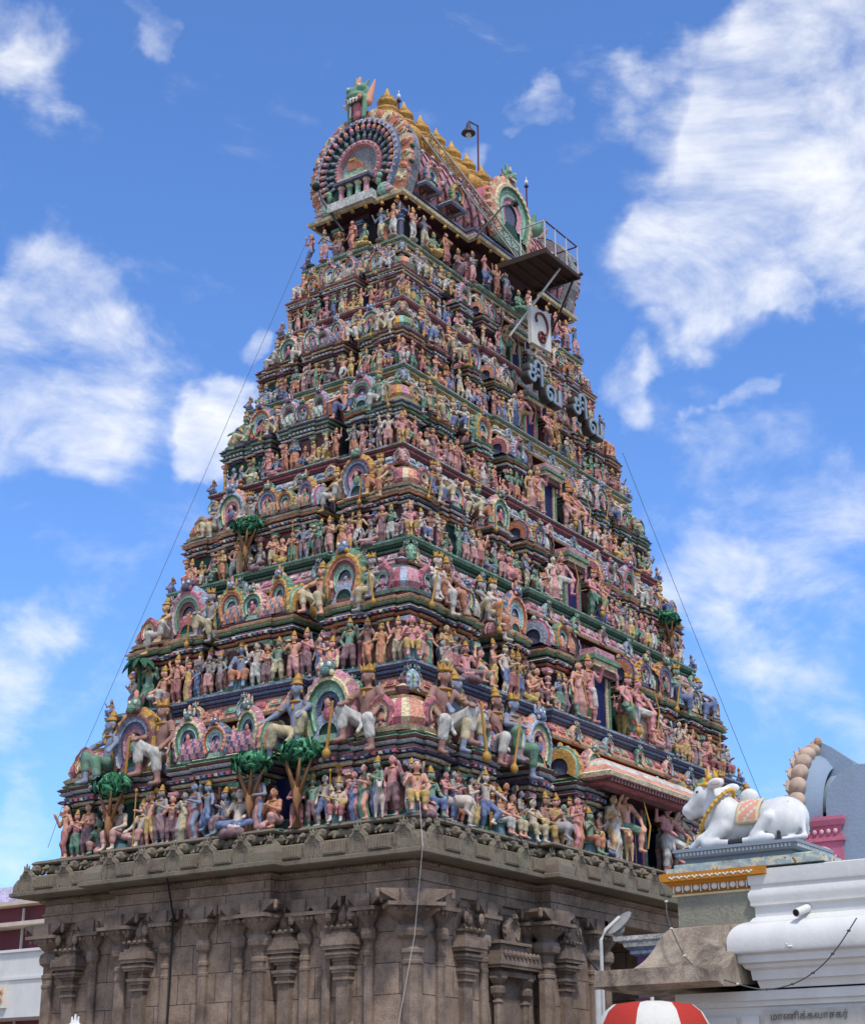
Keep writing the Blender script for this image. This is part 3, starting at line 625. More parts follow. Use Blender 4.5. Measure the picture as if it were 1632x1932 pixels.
# lattice ribs laid over the vault
for fam in (-1, 1):
    for q in range(-9, 22):
        pth = []
        for j in range(0, 13):
            t = R(-30) + R(125) * j / 12; x = -Lr + q * .42 + fam * (j / 12) * 1.9
            if -Lr < x < Lr: pth.append((x, -(rr * (1.0 + .10 * max(0, math.sin(t)) ** 6) + .02) * math.cos(t), zc + (rr * (1.0 + .10 * max(0, math.sin(t)) ** 6) + .02) * math.sin(t)))
        if len(pth) > 2: roof.tube(pth, .028, P['maroon'], 4)
for q in range(60):
    rs = random.Random(q); t = R(-20 + 20 * (q % 5) + 10 * ((q // 5) % 2)); x = -3.8 + (q // 5) * .68
    rad = rr + .02 + .1 * max(0, math.sin(t)) ** 6 * rr; roof.ell((x, -rad * math.cos(t), zc + rad * math.sin(t)), (.07, .05, .07), P['pale'] if q % 2 else P['peach'], 6, 4)
roof.box(-Lr, Lr, -.28, .28, zc + rr * 1.08, zc + rr * 1.08 + .14, P['grey']); 
for q in range(28): roof.ell((-Lr + .15 + q * .29, -.26, zc + rr * 1.08 + .18), (.10, .07, .12), P['lblue'] if q % 2 else P['pink'], 6, 4)
rf = roof.build('barrel_roof', tower)
# great horseshoe gables with rows of little busts
def gable(sgn):
    g = MB(); cols = [P['peach'], P['lblue'], P['blue'], P['navy'], P['peach'], P['dgreen'], P['grey'], P['pink'], P['rose'], P['mint'], P['navy']]
    bd = [(1.20, .0), (1.18, -.12), (1.0, -.16), (.98, -.28), (.90, -.30), (.88, -.22), (.74, -.22), (.72, -.16), (.56, -.16), (.54, -.24), (.46, -.24), (.44, -.1), (0.02, -.1)]
    cc = [P['peach'], P['cream'], P['blue'], P['lblue'], P['navy'], P['dmaroon'], P['dgreen'], P['dgreen'], P['rose'], P['pink'], P['pink'], P['grey']]
    n = 56; a0, a1_ = R(-50), R(230); r0 = 1.46
    vs = []; fs = []; cs = []
    for i in range(n + 1):
        t = a0 + (a1_ - a0) * i / n; e = min(i, n - i) / n; fl = 1 + .10 * max(0, 1 - e / .08)
        for j, (q, dp) in enumerate(bd):
            k = q * r0 * fl * (1 + (.035 if (j < 2 and i % 4 < 2) else 0)); vs.append((k * math.cos(t) * .97, dp, k * math.sin(t)))
        k = 1.2 * r0 * fl; vs.append((k * math.cos(t) * .97, .34, k * math.sin(t)))
    st_ = len(bd) + 1
    for i in range(n):
        for j in range(len(bd) - 1): fs.append((i * st_ + j, i * st_ + j + 1, (i + 1) * st_ + j + 1, (i + 1) * st_ + j)); cs.append(cc[j] if not (j == 1 and i % 4 >= 2) else P['orange'])
        fs.append((i * st_ + len(bd), i * st_, (i + 1) * st_, (i + 1) * st_ + len(bd))); cs.append(P['grey'])
    bk = [(1.19 * r0 * .97 * math.cos(a0 + (a1_ - a0) * i / 30), .33, 1.19 * r0 * math.sin(a0 + (a1_ - a0) * i / 30)) for i in range(31)]
    g.add(vs, fs, cs); g.add(bk, [tuple(range(31))], P['grey'])
    for i in range(19):                                  # flame plates on the rim
        t = R(-30) + R(240) * i / 18; g.M = Matrix.Translation((1.06 * r0 * math.cos(t), -.15, 1.09 * r0 * math.sin(t))) @ Matrix.Rotation(-(t - PI / 2), 4, 'Y')
        g.ell((0, 0, 0), (.10, .05, .15), P['peach'] if i % 2 else P['cream'], 8, 6); g.ell((0, -.04, .0), (.05, .03, .09), P['orange'], 6, 5); g.M = Matrix()
    for rw, (rad, k, sc, sk) in enumerate(((.81, 25, 1.0, P['peach']), (.64, 19, .85, P['grey']))):
        for i in range(k):
            t = R(-28) + R(236) * i / (k - 1); g.M = Matrix.Translation((rad * r0 * math.cos(t), -.24 + rw * .05, rad * r0 * math.sin(t))) @ Matrix.Rotation(-(t - PI / 2), 4, 'Y') @ Matrix.Scale(sc, 4)
            c = [sk, P['pink'], P['skin']][i % 3] if rw == 0 else sk
            g.ell((0, -.02, .0), (.07, .06, .085), c, 7, 5); g.ell((0, -.04, .10), (.042, .045, .05), c, 7, 5); g.ell((0, 0, .12), (.05, .04, .05), P['black'] if rw == 0 else P['navy'], 6, 5); g.ell((0, 0, -.09), (.08, .05, .04), P['blue'], 6, 4); g.M = Matrix()
    for i in range(33):
        t = R(-36) + R(252) * i / 32; g.ell((.935 * r0 * math.cos(t), -.31, .935 * r0 * math.sin(t)), (.05, .03, .05), P['lblue'] if i % 2 else P['pink'], 6, 4)
        g.ell((.50 * r0 * math.cos(t), -.25, .50 * r0 * math.sin(t)), (.035, .03, .035), P['cream'] if i % 2 else P['rose'], 6, 4)
        g.ell((1.17 * r0 * math.cos(t), -.05, 1.17 * r0 * math.sin(t)), (.06, .10, .06), P['dgreen'] if i % 2 else P['pink'], 6, 4)
    # little temple model in the niche
    for x, c in ((-.42, P['pink']), (-.14, P['green']), (.14, P['mint']), (.42, P['pink'])):
        g.lathe(x, -.35, [(.12, -1.12, c), (.12, -1.05, P['cream']), (.085, -1.03, c), (.075, -.68, c), (.12, -.62, P['cream']), (.1, -.58, c)], 8)
    g.box(-.75, .75, -.55, -.1, -1.36, -1.1, P['pale']); g.box(-.66, .66, -.5, -.1, -1.24, -1.14, P['rose']); g.box(-.6, .6, -.52, -.1, -.58, -.5, P['navy']); g.box(-.5, .5, -.46, -.1, -.5, -.4, P['cream']); g.box(-.3, .3, -.44, -.1, -.4, -.24, P['mint'])
    g.box(-.14, .14, -.46, -.1, -.24, .05, P['orange']); g.box(-.1, .1, -.48, -.1, .05, .12, P['gold'])
    for s in (-1, 1):                                    # green birds at the feet
        g.ell((s * .95, -.3, -1.08), (.22, .12, .2), P['mint']); g.ell((s * .82, -.36, -.82), (.08, .08, .14), P['green']); g.ell((s * .86, -.36, -.66), (.09, .1, .08), P['mint'])
        for q in range(5): g.ell((s * (1.0 + .05 * q), -.36, -1.0 - .05 * q), (.16, .04, .04), P['pale'] if q % 2 else P['pink'])
    return g
for sgn in (-1, 1):
    g = gable(sgn).build('horseshoe_gable', tower, loc=(sgn * (Lr + .12), 0, zc + .05), rz=sgn * PI / 2)
    if sgn > 0: g.location.x += .25
# monster mask crowning an arch
def mask_prims():
    pr = {'face': [('e', (0, 0, .28), (.28, .24, .22)), ('e', (0, -.20, .16), (.20, .14, .10)), ('c', (-.2, -.1, .12), (-.17, -.12, -.32), .07, .05), ('c', (.2, -.1, .12), (.17, -.12, -.32), .07, .05), ('e', (-.14, -.16, .36), (.10, .09, .10)), ('e', (.14, -.16, .36), (.10, .09, .10)),
                   ('c', (0, -.05, .45), (-.10, -.02, .72), .12, .04), ('c', (.1, -.05, .4), (.2, 0, .62), .07, .02), ('c', (-.24, .0, .3), (-.34, 0, .5), .07, .02)],
          'snout': [('c', (-.16, -.24, .10), (.16, -.24, .10), .05, .05), ('c', (-.22, -.05, .02), (-.44, -.02, .22), .08, .02), ('c', (.22, -.05, .05), (.36, .0, .55), .10, .02), ('c', (0, -.10, .5), (.05, -.1, .66), .07, .03)],
          'mouth': [('c', (0, -.08, -.02), (0, -.10, -.26), .11, .09)],
          'fangs': [('c', (-.10, -.28, .06), (-.10, -.28, -.03), .03, .01), ('c', (-.03, -.30, .06), (-.03, -.30, -.05), .03, .01), ('c', (.04, -.30, .06), (.04, -.30, -.05), .03, .01), ('c', (.11, -.28, .06), (.11, -.28, -.03), .03, .01), ('e', (-.14, -.24, .38), (.04, .035, .04)), ('e', (.14, -.24, .38), (.04, .035, .04))]}
    for q in range(5): pr['fangs'] += [('e', (-.13, -.16, -.02 - q * .06), (.028, .028, .028))]
    return pr
paint('mask_green', P['green'], .7, .35, 4); paint('mask_pink', P['rose'], .7, .3, 4); paint('mask_orange', P['peach'], .7, .35, 4); paint('mask_white', P['white'], .6, .3, 4); paint('bone_black', P['black'], .5, .2, 4)
MP = mask_prims(); MM = {k: smesh('mask_' + k, sculpt(v, .022, .03), [MATS[m_]]) for (k, v), m_ in zip(MP.items(), ('mask_green', 'mask_orange', 'mask_pink', 'mask_white'))}
def mask(parent, loc, rz, sc):
    r = inst(MM['face'], 'monster_mask', parent, loc, rz, sc)
    for k in ('snout', 'mouth', 'fangs'): inst(MM[k], k if k != 'snout' else 'crest', r, (0, 0, 0))
for g in tower.children:
    if g.name.startswith('horseshoe_gable'): pass
mask(tower, (-Lr - .25, 0, 27.95), -PI / 2, 1.35); mask(tower, (Lr + .5, 0, 27.95), PI / 2, 1.35)
# central dormer facing front
dm = MB(); dm.merge(nasi_mb([P['peach'], P['cream'], P['green'], P['mint'], P['pink'], P['green']], 2.25, face=False, n=44, bust=None), Matrix.Translation((CX + .30, -1.62, 25.45)) @ Matrix.Diagonal((1, .55, 1, 1)))
v = [];
for k in range(2):
    for i in range(21):
        t = R(-50) + R(280) * i / 20; v.append((CX + .30 + 1.06 * math.cos(t), -1.5 + k * 1.6, 26.42 + 1.06 * math.sin(t)))
dm.add(v, [(i, i + 1, i + 22, i + 21) for i in range(20)], P['rose'])
dm.build('roof_dormer', tower); mask(tower, (CX + .3, -1.6, 27.5), 0, .85)
# small dormer shrines along the eave on the front
for x in (-3.3, -2.1, 3.0):
    k = MB(); k.ring(rect(x, -1.45, .34, .28), [(0, z1 + .5, P['navy']), (.05, z1 + .56, P['blue']), (.0, z1 + .62, P['lblue']), (-.02, z1 + .68, P['maroon'])]); k.build('roof_pedestal', neck)
    inst(NASI[1 if x < -3 else 3], 'horseshoe_arch', neck, (x, -1.66, z1 + .66), 0, .62)
kal = MB(); G = P['gold']
kal.lathe(0, 0, [(.16, 0, G), (.2, .03, G), (.12, .08, G), (.22, .12, G), (.30, .24, G), (.29, .34, G), (.16, .44, G), (.2, .47, G), (.2, .5, G), (.09, .53, G), (.08, .57, G), (.16, .61, G), (.17, .66, G), (.09, .70, G), (.12, .73, G), (.05, .80, G), (.01, .92, G)], 16)
paint('brass', lin('#c8952f'), .35, .3, 6, (.12, .08, .04), .05, .5, .55)
me = kal.mesh('brass_finial', True); me.materials.append(MATS['brass'])
for q in range(9): inst(me, 'brass_finial', tower, (-3.1 + .80 * q, 0, 27.60), 0, (1.75, 1.75, 1.85))

# ------------------------------------------------------------------ statues: poses in units where a standing figure is 1 high, facing -y
def fig(hip=(0, 0, .50), chest=(0, 0, .73), head=None, legs=None, arms=None, garment='dhoti', crown='tall', extra=(), fingers=False, lean=0, top=False):
    hip = np.array(hip, float); chest = np.array(chest, float); head = chest + (0, -.01, .195) if head is None else np.array(head, float)
    legs = legs or (((-.075, -.02, .27), (-.08, .02, .04), (-.10, -.07, .02)), ((.075, -.02, .27), (.08, .02, .04), (.10, -.07, .02)))
    arms = arms or (((-.17, .0, .62), (-.17, -.05, .48)), ((.17, .0, .62), (.17, -.05, .48)))
    g = {'body': [], 'garment': [], 'hair': [], 'crown': [], 'jewellery': []}
    b = g['body']
    b.append(('e', head, (.057, .064, .073))); b.append(('c', head + (0, -.05, .01), head + (0, -.07, -.012), .012, .014)); b.append(('e', head + (0, -.045, -.04), (.03, .022, .02)))
    for s in (-1, 1): b.append(('e', head + (s * .056, 0, -.005), (.012, .018, .026)))
    b.append(('c', head + (0, .01, -.04), chest + (0, 0, .08), .03, .035)); b.append(('e', chest + (0, 0, .0), (.10, .062, .095))); b.append(('c', chest + (0, 0, -.03), hip + (0, 0, .03), .068, .078)); b.append(('e', hip, (.092, .07, .06)))
    if top: b.append(('e', chest + (-.045, -.055, .01), (.038, .035, .038))); b.append(('e', chest + (.045, -.055, .01), (.038, .035, .038)))
    for k, s in enumerate((-1, 1)):
        sets = [arms[k]] + ([arms[k + 2]] if len(arms) > 2 else [])
        for (el, hd) in sets:
            sh = chest + (s * .105, 0, .055); el = np.array(el, float); hd = np.array(hd, float)
            b.append(('c', sh, el, .038, .029)); b.append(('c', el, hd, .029, .02)); dv = (hd - el) / (np.linalg.norm(hd - el) + 1e-6)
            b.append(('c', hd, hd + dv * .03, .024, .02)); side = np.cross(dv, (0, 0, 1)) if abs(dv[2]) < .9 else np.array([1., 0, 0]); side = side / (np.linalg.norm(side) + 1e-6)
            if fingers:
                for q in range(4): b.append(('c', hd + dv * .03 + side * (.012 * (q - 1.5)), hd + dv * (.075 - .008 * abs(q - 1.3)) + side * (.013 * (q - 1.5)) + (0, 0, -.012), .0085, .007))
                b.append(('c', hd + dv * .01 - side * .02, hd + dv * .045 - side * .035, .009, .007))
            else: b.append(('c', hd + dv * .03, hd + dv * .07, .019, .012)); b.append(('c', hd + dv * .01 - side * .012, hd + dv * .04 - side * .03, .01, .008))
            g['jewellery'] += [('e', el * .6 + sh * .4, (.042, .042, .016)), ('e', hd * .85 + el * .15, (.028, .028, .014))]
        kn, an, to = [np.array(q, float) for q in legs[k]]; hj = hip + (s * .055, 0, -.01)
        b.append(('c', hj, kn, .066, .046)); b.append(('c', kn, kn * .55 + an * .45, .044, .04)); b.append(('c', kn * .55 + an * .45, an, .04, .025)); b.append(('c', an, to, .027, .02)); b.append(('e', to, (.03, .03, .016)))
        if garment in ('dhoti', 'short'):
            g['garment'].append(('c', hj + (0, 0, .01), kn, .074, .052))
            if garment == 'dhoti': g['garment'].append(('c', kn, kn * .45 + an * .55, .053, .046))
        g['jewellery'].append(('e', an, (.033, .033, .012)))
    gm = g['garment']; gm.append(('e', hip + (0, 0, .015), (.104, .082, .06)))
    if garment == 'dhoti': gm.append(('c', hip + (0, -.08, -.02), hip * .5 + np.array(legs[0][1]) * .25 + np.array(legs[1][1]) * .25 + (0, -.07, 0), .028, .02))
    if garment == 'sari':
        an = (np.array(legs[0][1]) + np.array(legs[1][1])) / 2; kn = (np.array(legs[0][0]) + np.array(legs[1][0])) / 2
        gm += [('c', hip, kn, .098, .088), ('c', kn, an + (0, 0, .03), .088, .096), ('c', chest + (.07, -.04, .07), hip + (-.06, -.06, .06), .032, .045), ('c', chest + (.08, .05, .07), chest + (.10, .07, -.25), .035, .045), ('e', chest + (0, -.01, .01), (.104, .068, .05))]
    if garment == 'robe': gm += [('e', chest, (.11, .074, .10)), ('c', chest, hip, .082, .09)]
    h_ = g['hair']; h_ += [('e', head + (0, .018, .018), (.06, .062, .066)), ('e', head + (0, .05, -.03), (.058, .04, .06))]
    h_ += [('c', head + (-.04, .035, -.05), head + (-.075, .04, -.12), .03, .025), ('c', head + (.04, .035, -.05), head + (.075, .04, -.12), .03, .025)]
    c_ = g['crown']
    if crown == 'tall': c_ += [('e', head + (0, -.005, .045), (.066, .07, .016)), ('c', head + (0, .005, .05), head + (0, .015, .12), .052, .034), ('e', head + (0, .012, .10), (.05, .05, .012)), ('c', head + (0, .015, .13), head + (0, .015, .165), .02, .008)]
    elif crown == 'fan': c_ += [('e', head + (0, -.005, .045), (.07, .074, .018))] + [('c', head + (.055 * math.sin(t), -.055 * math.cos(t), .05), head + (.085 * math.sin(t), -.075 * math.cos(t), .115), .02, .006) for t in [R(q) for q in (-80, -40, 0, 40, 80)]] + [('c', head + (0, .01, .06), head + (0, .02, .1), .045, .03)]
    elif crown == 'bun': h_ += [('e', head + (0, .02, .085), (.035, .035, .03))]; c_ += [('e', head + (0, -.002, .052), (.05, .056, .010))]
    elif crown == 'turban': c_ += [('e', head + (0, .0, .05), (.07, .075, .03)), ('e', head + (.02, .0, .075), (.045, .045, .025))]
    j = g['jewellery']; j += [('e', chest + (0, -.035, .065), (.07, .045, .016)), ('c', chest + (0, -.07, .03), chest + (0, -.075, -.01), .012, .016), ('e', hip + (0, 0, .065), (.088, .072, .014))]
    for s in (-1, 1): j.append(('e', head + (s * .064, -.01, -.035), (.014, .014, .02)))
    for nm, pr in extra: g.setdefault(nm, []); g[nm] += pr
    return {k: v for k, v in g.items() if v}
ST = (((-.075, -.03, .27), (-.08, .02, .04), (-.10, -.07, .02)), ((.075, -.03, .27), (.08, .02, .04), (.10, -.07, .02)))
CON = (((-.07, -.01, .27), (-.06, .03, .04), (-.08, -.07, .02)), ((.09, -.09, .27), (.12, -.02, .04), (.15, -.11, .02)))
XL = (((-.22, -.17, .13), (.03, -.20, .07), (.10, -.20, .06)), ((.22, -.17, .13), (-.03, -.24, .07), (-.10, -.25, .06)))
plinth = ('plinth', [('e', (0, -.02, .012), (.17, .14, .022))])
lotus = ('lotus_seat', [('e', (0, -.08, .0), (.24, .22, .07))] + [('e', (.2 * math.sin(t), -.08 - .18 * math.cos(t), .0), (.07, .06, .07)) for t in [R(36 * q) for q in range(10)]])
stool = ('stool', [('c', (0, .02, .02), (0, .02, .20), .12, .10), ('e', (0, .0, .21), (.15, .12, .025)), ('e', (0, .02, .01), (.15, .13, .02))])
POSE = {
 'praying': ('standing_statue', 'standing with folded hands', fig(legs=ST, arms=(((-.17, -.03, .63), (-.025, -.13, .70)), ((.17, -.03, .63), (.025, -.13, .70))), extra=[plinth])),
 'blessing': ('standing_statue', 'standing with one hand raised', fig(legs=CON, hip=(.015, 0, .5), arms=(((-.20, -.04, .66), (-.21, -.14, .80)), ((.20, .02, .63), (.10, -.05, .52))), extra=[plinth])),
 'staff': ('standing_statue', 'standing with a tall staff', fig(legs=CON, arms=(((-.20, -.02, .66), (-.24, -.13, .66)), ((.18, .0, .62), (.16, -.06, .49))), crown='turban', garment='short', extra=[('staff', [('c', (-.25, -.17, .02), (-.24, -.17, 1.02), .013, .013), ('e', (-.24, -.17, 1.02), (.03, .03, .04))])])),
 'fourarm': ('four_armed_statue', 'standing deity with four arms', fig(legs=ST, arms=(((-.18, -.02, .64), (-.17, -.13, .56)), ((.18, -.02, .64), (.16, -.13, .74)), ((-.21, .03, .72), (-.25, .0, .88)), ((.21, .03, .72), (.25, .0, .88))), extra=[plinth, ('disc', [('e', (-.26, .0, .95), (.045, .014, .045))]), ('conch', [('e', (.26, .0, .95), (.035, .02, .045))])])),
 'woman': ('standing_statue', 'standing woman in long skirt', fig(legs=CON, garment='sari', crown='bun', top=True, hip=(.01, 0, .5), arms=(((-.17, .0, .62), (-.19, -.05, .48)), ((.18, -.01, .63), (.12, -.15, .66))), extra=[plinth])),
 'attendant': ('standing_statue', 'standing attendant with crossed arms', fig(legs=ST, garment='dhoti', crown='none', arms=(((-.17, -.02, .62), (.03, -.10, .66)), ((.17, -.02, .62), (-.03, -.12, .63))))),
 'dancer': ('dancing_statue', 'dancing with bent leg and raised arm', fig(legs=(((-.10, -.06, .28), (-.06, .03, .05), (-.11, -.05, .02)), ((.19, -.12, .34), (.05, -.10, .17), (.05, -.18, .14))), hip=(0, 0, .5), arms=(((-.22, -.03, .78), (-.16, -.08, .94)), ((.22, -.05, .68), (.30, -.12, .60))), extra=[plinth])),
 'crosslegged': ('seated_statue', 'sitting cross-legged on a lotus', fig(hip=(0, -.06, .14), chest=(0, -.04, .37), legs=XL, arms=(((-.18, -.07, .28), (-.16, -.18, .22)), ((.18, -.07, .28), (.18, -.18, .40))), extra=[lotus])),
 'stool': ('seated_statue', 'sitting on a stool', fig(hip=(0, 0, .28), chest=(0, 0, .51), legs=(((-.10, -.20, .27), (-.09, -.19, .05), (-.10, -.27, .02)), ((.12, -.20, .28), (.09, -.21, .06), (.11, -.28, .02))), arms=(((-.17, -.04, .40), (-.13, -.18, .34)), ((.17, -.05, .42), (.12, -.18, .48))), extra=[stool])),
 'ease': ('seated_statue', 'sitting with one leg folded', fig(hip=(0, 0, .24), chest=(0, .0, .47), legs=(((-.20, -.16, .22), (.0, -.20, .18), (.06, -.22, .17)), ((.12, -.20, .25), (.10, -.22, .04), (.12, -.29, .02))), arms=(((-.18, -.03, .38), (-.18, -.16, .30)), ((.19, -.04, .44), (.20, -.14, .56))), extra=[('lotus_seat', [('c', (0, .0, .03), (0, -.03, .15), .17, .19)])])),
 'kneeling': ('kneeling_statue', 'kneeling with joined hands', fig(hip=(0, .04, .17), chest=(0, 0, .39), legs=(((-.08, -.16, .06), (-.07, .08, .05), (-.07, .16, .03)), ((.08, -.16, .20), (.08, -.12, .05), (.08, -.2, .02))), arms=(((-.15, -.06, .30), (-.02, -.17, .36)), ((.15, -.06, .30), (.02, -.17, .36))), crown='bun')),
 'lute': ('musician_statue', 'seated musician playing a lute', fig(hip=(0, 0, .26), chest=(0, 0, .49), legs=(((-.10, -.20, .27), (-.09, -.19, .05), (-.10, -.27, .02)), ((.12, -.20, .28), (.09, -.21, .06), (.11, -.28, .02))), arms=(((-.17, -.07, .40), (-.10, -.17, .38)), ((.18, -.06, .42), (.24, -.17, .46))), extra=[stool, ('lute', [('e', (-.12, -.19, .36), (.085, .035, .07)), ('c', (-.08, -.19, .38), (.33, -.19, .49), .016, .014)])])),
 'robed': ('standing_statue', 'standing in a long robe', fig(legs=ST, garment='robe', crown='turban', arms=(((-.18, -.02, .62), (-.09, -.14, .60)), ((.18, -.02, .62), (.17, -.12, .52))), extra=[('garment', [('c', (0, 0, .5), (0, 0, .10), .095, .095)])])),
 'walking': ('walking_statue', 'striding with arms stretched forward', fig(legs=(((-.07, -.10, .29), (-.07, -.12, .04), (-.09, -.2, .02)), ((.07, .03, .28), (.07, .14, .06), (.08, .08, .02))), chest=(0, -.04, .73), garment='short', crown='bun', arms=(((-.15, -.13, .64), (-.08, -.26, .62)), ((.15, -.13, .64), (.08, -.26, .60))))),
 'dwarf': ('squatting_statue', 'pot-bellied squatting figure', fig(hip=(0, 0, .16), chest=(0, 0, .36), legs=(((-.20, -.13, .24), (-.15, -.14, .05), (-.18, -.22, .02)), ((.20, -.13, .24), (.15, -.14, .05), (.18, -.22, .02))), garment='short', crown='bun', arms=(((-.22, -.02, .44), (-.16, .0, .60)), ((.22, -.02, .30), (.18, -.14, .28))), extra=[('body', [('e', (0, -.05, .24), (.12, .11, .11))])])),
}
BIG = {
 'guardian': ('seated_guardian_statue', 'seated giant leaning on his knee', fig(hip=(0, 0, .14), chest=(.02, -.03, .38), legs=(((-.15, -.20, .24), (-.14, -.19, -.03), (-.16, -.27, -.06)), ((.14, -.20, .12), (.16, -.17, -.16), (.18, -.26, -.19))), arms=(((-.19, -.10, .33), (-.14, -.22, .30)), ((.20, -.04, .30), (.18, -.16, .18))), garment='dhoti', crown='fan', fingers=True, extra=[('mace', [('c', (-.20, -.27, .32), (-.28, -.24, -.14), .012, .016), ('e', (-.28, -.24, -.16), (.04, .04, .05))])])),
 'leaning': ('seated_guardian_statue', 'seated giant resting one arm on the shrine', fig(hip=(0, 0, .14), chest=(-.03, .0, .38), legs=(((-.14, -.22, .15), (-.20, -.19, -.12), (-.22, -.27, -.15)), ((.16, -.20, .25), (.12, -.20, -.02), (.13, -.28, -.05))), arms=(((-.24, -.04, .34), (-.32, -.13, .26)), ((.19, -.11, .36), (.17, -.21, .28))), garment='dhoti', crown='tall', fingers=True)),
 'doorkeeper': ('doorkeeper_statue', 'doorkeeper with four arms and one leg raised', fig(legs=(((-.08, -.03, .27), (-.07, .02, .04), (-.09, -.07, .02)), ((.19, -.17, .38), (.06, -.15, .20), (.02, -.22, .16))), hip=(-.01, 0, .5), arms=(((-.19, -.06, .63), (-.14, -.18, .55)), ((.21, -.05, .66), (.24, -.16, .56)), ((-.22, .02, .74), (-.26, -.02, .90)), ((.22, .02, .74), (.27, -.02, .90))), fingers=True, crown='fan', extra=[('mace', [('c', (.03, -.2, .10), (.22, -.19, .56), .018, .016), ('e', (.02, -.2, .08), (.06, .05, .07))])])),
 'archer': ('doorkeeper_statue', 'standing giant with knee up holding a bow', fig(legs=(((-.09, -.03, .27), (-.10, .02, .04), (-.12, -.07, .02)), ((.13, -.19, .42), (.11, -.17, .18), (.11, -.26, .15))), arms=(((-.20, -.02, .68), (-.18, -.13, .84)), ((.20, -.08, .62), (.15, -.20, .48))), fingers=True, crown='tall', garment='short', extra=[('bow', [('c', (.20, -.22, .20), (.26, -.22, .5), .011, .013), ('c', (.26, -.22, .5), (.18, -.2, .82), .013, .008)])])),
}
GM = {'body': None, 'garment': None, 'hair': 'hair_black', 'crown': 'gilt', 'jewellery': 'gilt', 'plinth': 'plinth_grey', 'lotus_seat': 'cloth_maroon', 'stool': 'plinth_grey', 'staff': 'gilt', 'mace': 'gilt', 'bow': 'gilt', 'lute': 'cloth_yellow', 'disc': 'gilt', 'conch': 'cloth_white'}
def lod(g, h):
    out = {}
    for k, pr in g.items():
        kk = .022 if k == 'body' else (.03 if k == 'garment' else .008)
        out[k] = sculpt(pr, h if k in ('body', 'garment', 'lotus_seat', 'stool') else h * .8, kk, .004 if k == 'garment' else None)
    return out
# eyes and lips for the large figures: small inset ellipsoids
def eye_mesh(g):
    hd = g['body'][0][1]; m_ = MB()
    for s in (-1, 1):
        m_.ell((hd[0] + s * .022, hd[1] - .052, hd[2] + .008), (.015, .008, .008), P['white'], 8, 5); m_.ell((hd[0] + s * .022, hd[1] - .059, hd[2] + .008), (.006, .004, .007), P['black'], 6, 4); m_.ell((hd[0] + s * .022, hd[1] - .054, hd[2] + .024), (.02, .007, .004), P['black'], 6, 4)
    m_.ell((hd[0], hd[1] - .066, hd[2] - .034), (.017, .007, .006), P['rose'], 6, 4)
    return m_
MESHES = {}
for nm, (kind, txt, g) in list(POSE.items()) + list(BIG.items()):
    big = nm in BIG; G_ = lod(g, .0115 if big else .0135)
    em = eye_mesh(g); vs = [G_['body'][0]]; fs = [G_['body'][1].tolist()]; mi = [0] * len(G_['body'][1]); n_ = len(vs[0])
    jv, jf = G_.pop('jewellery'); vs.append(jv); fs.append((jf + n_).tolist()); mi += [1] * len(jf); n_ += len(jv)
    vs.append(np.array(em.v)); fs.append([tuple(q + n_ for q in f) for f in em.f]); mi += [{P['white']: 3, P['black']: 2}.get(c, 4) for c in em.c]
    G_['body'] = None; bme = D.meshes.new(kind + '_body'); bme.from_pydata(np.concatenate(vs).tolist(), [], [f for q in fs for f in q])
    for q in ('skin_peach', 'gilt', 'hair_black', 'cloth_white', 'cloth_red'): bme.materials.append(MATS[q])
    bme.polygons.foreach_set('material_index', mi); bme.polygons.foreach_set('use_smooth', [True] * len(mi)); bme.update()
    MESHES[nm] = {k: smesh(kind + '_' + k, v, [MATS[GM[k] or 'cloth_white']]) for k, v in G_.items() if v is not None}; MESHES[nm]['body'] = bme
    # one joined mesh for the small copies further up
    lo = lod(g, .021); vs = []; fs = []; mi = []; order = ['body', 'garment', 'hair', 'crown']
    for k, (pv, pf) in lo.items():
        off = sum(len(q) for q in vs); vs.append(pv); fs.append(pf + off)
        kk = k if k in order else ('crown' if GM[k] == 'gilt' else 'garment'); mi += [order.index(kk)] * len(pf)
    vs = np.concatenate(vs); fs = np.concatenate(fs); me = smesh(kind, (vs, fs), [MATS['skin_peach'], MATS['cloth_white'], MATS['hair_black'], MATS['gilt']])
    me.polygons.foreach_set('material_index', mi); MESHES[nm]['_one'] = me; MESHES[nm]['_raw'] = (vs, fs, mi)
SHORT = {'praying': 'praying', 'blessing': 'blessing', 'staff': 'staff-bearing', 'fourarm': 'four-armed', 'woman': 'long-skirted', 'attendant': 'arm-folding', 'dancer': 'dancing', 'crosslegged': 'cross-legged', 'stool': 'stool-sitting',
         'ease': 'lounging', 'kneeling': 'kneeling', 'lute': 'lute-playing', 'robed': 'robed', 'walking': 'striding', 'dwarf': 'pot-bellied squatting', 'guardian': 'mace-holding giant', 'leaning': 'leaning giant', 'doorkeeper': 'four-armed doorkeeper', 'archer': 'bow-holding doorkeeper'}
ORD = 'first second third fourth fifth sixth seventh eighth ninth tenth eleventh twelfth thirteenth fourteenth fifteenth sixteenth seventeenth eighteenth nineteenth twentieth'.split()
def ordn(n):
    if n <= 20: return ORD[n - 1]
    t = {2: 'twenty', 3: 'thirty', 4: 'forty', 5: 'fifty'}[n // 10]
    return t + '-' + ORD[n % 10 - 1] if n % 10 else {2: 'twentieth', 3: 'thirtieth', 4: 'fortieth', 5: 'fiftieth'}[n // 10]
TIERN = ['lowest tier', 'second tier', 'third tier', 'fourth tier', 'fifth tier', 'sixth tier', 'pillared top storey']
NST = [0]; LAB = {}
far = MB(); SKL = list(SK); CLL = list(CL)
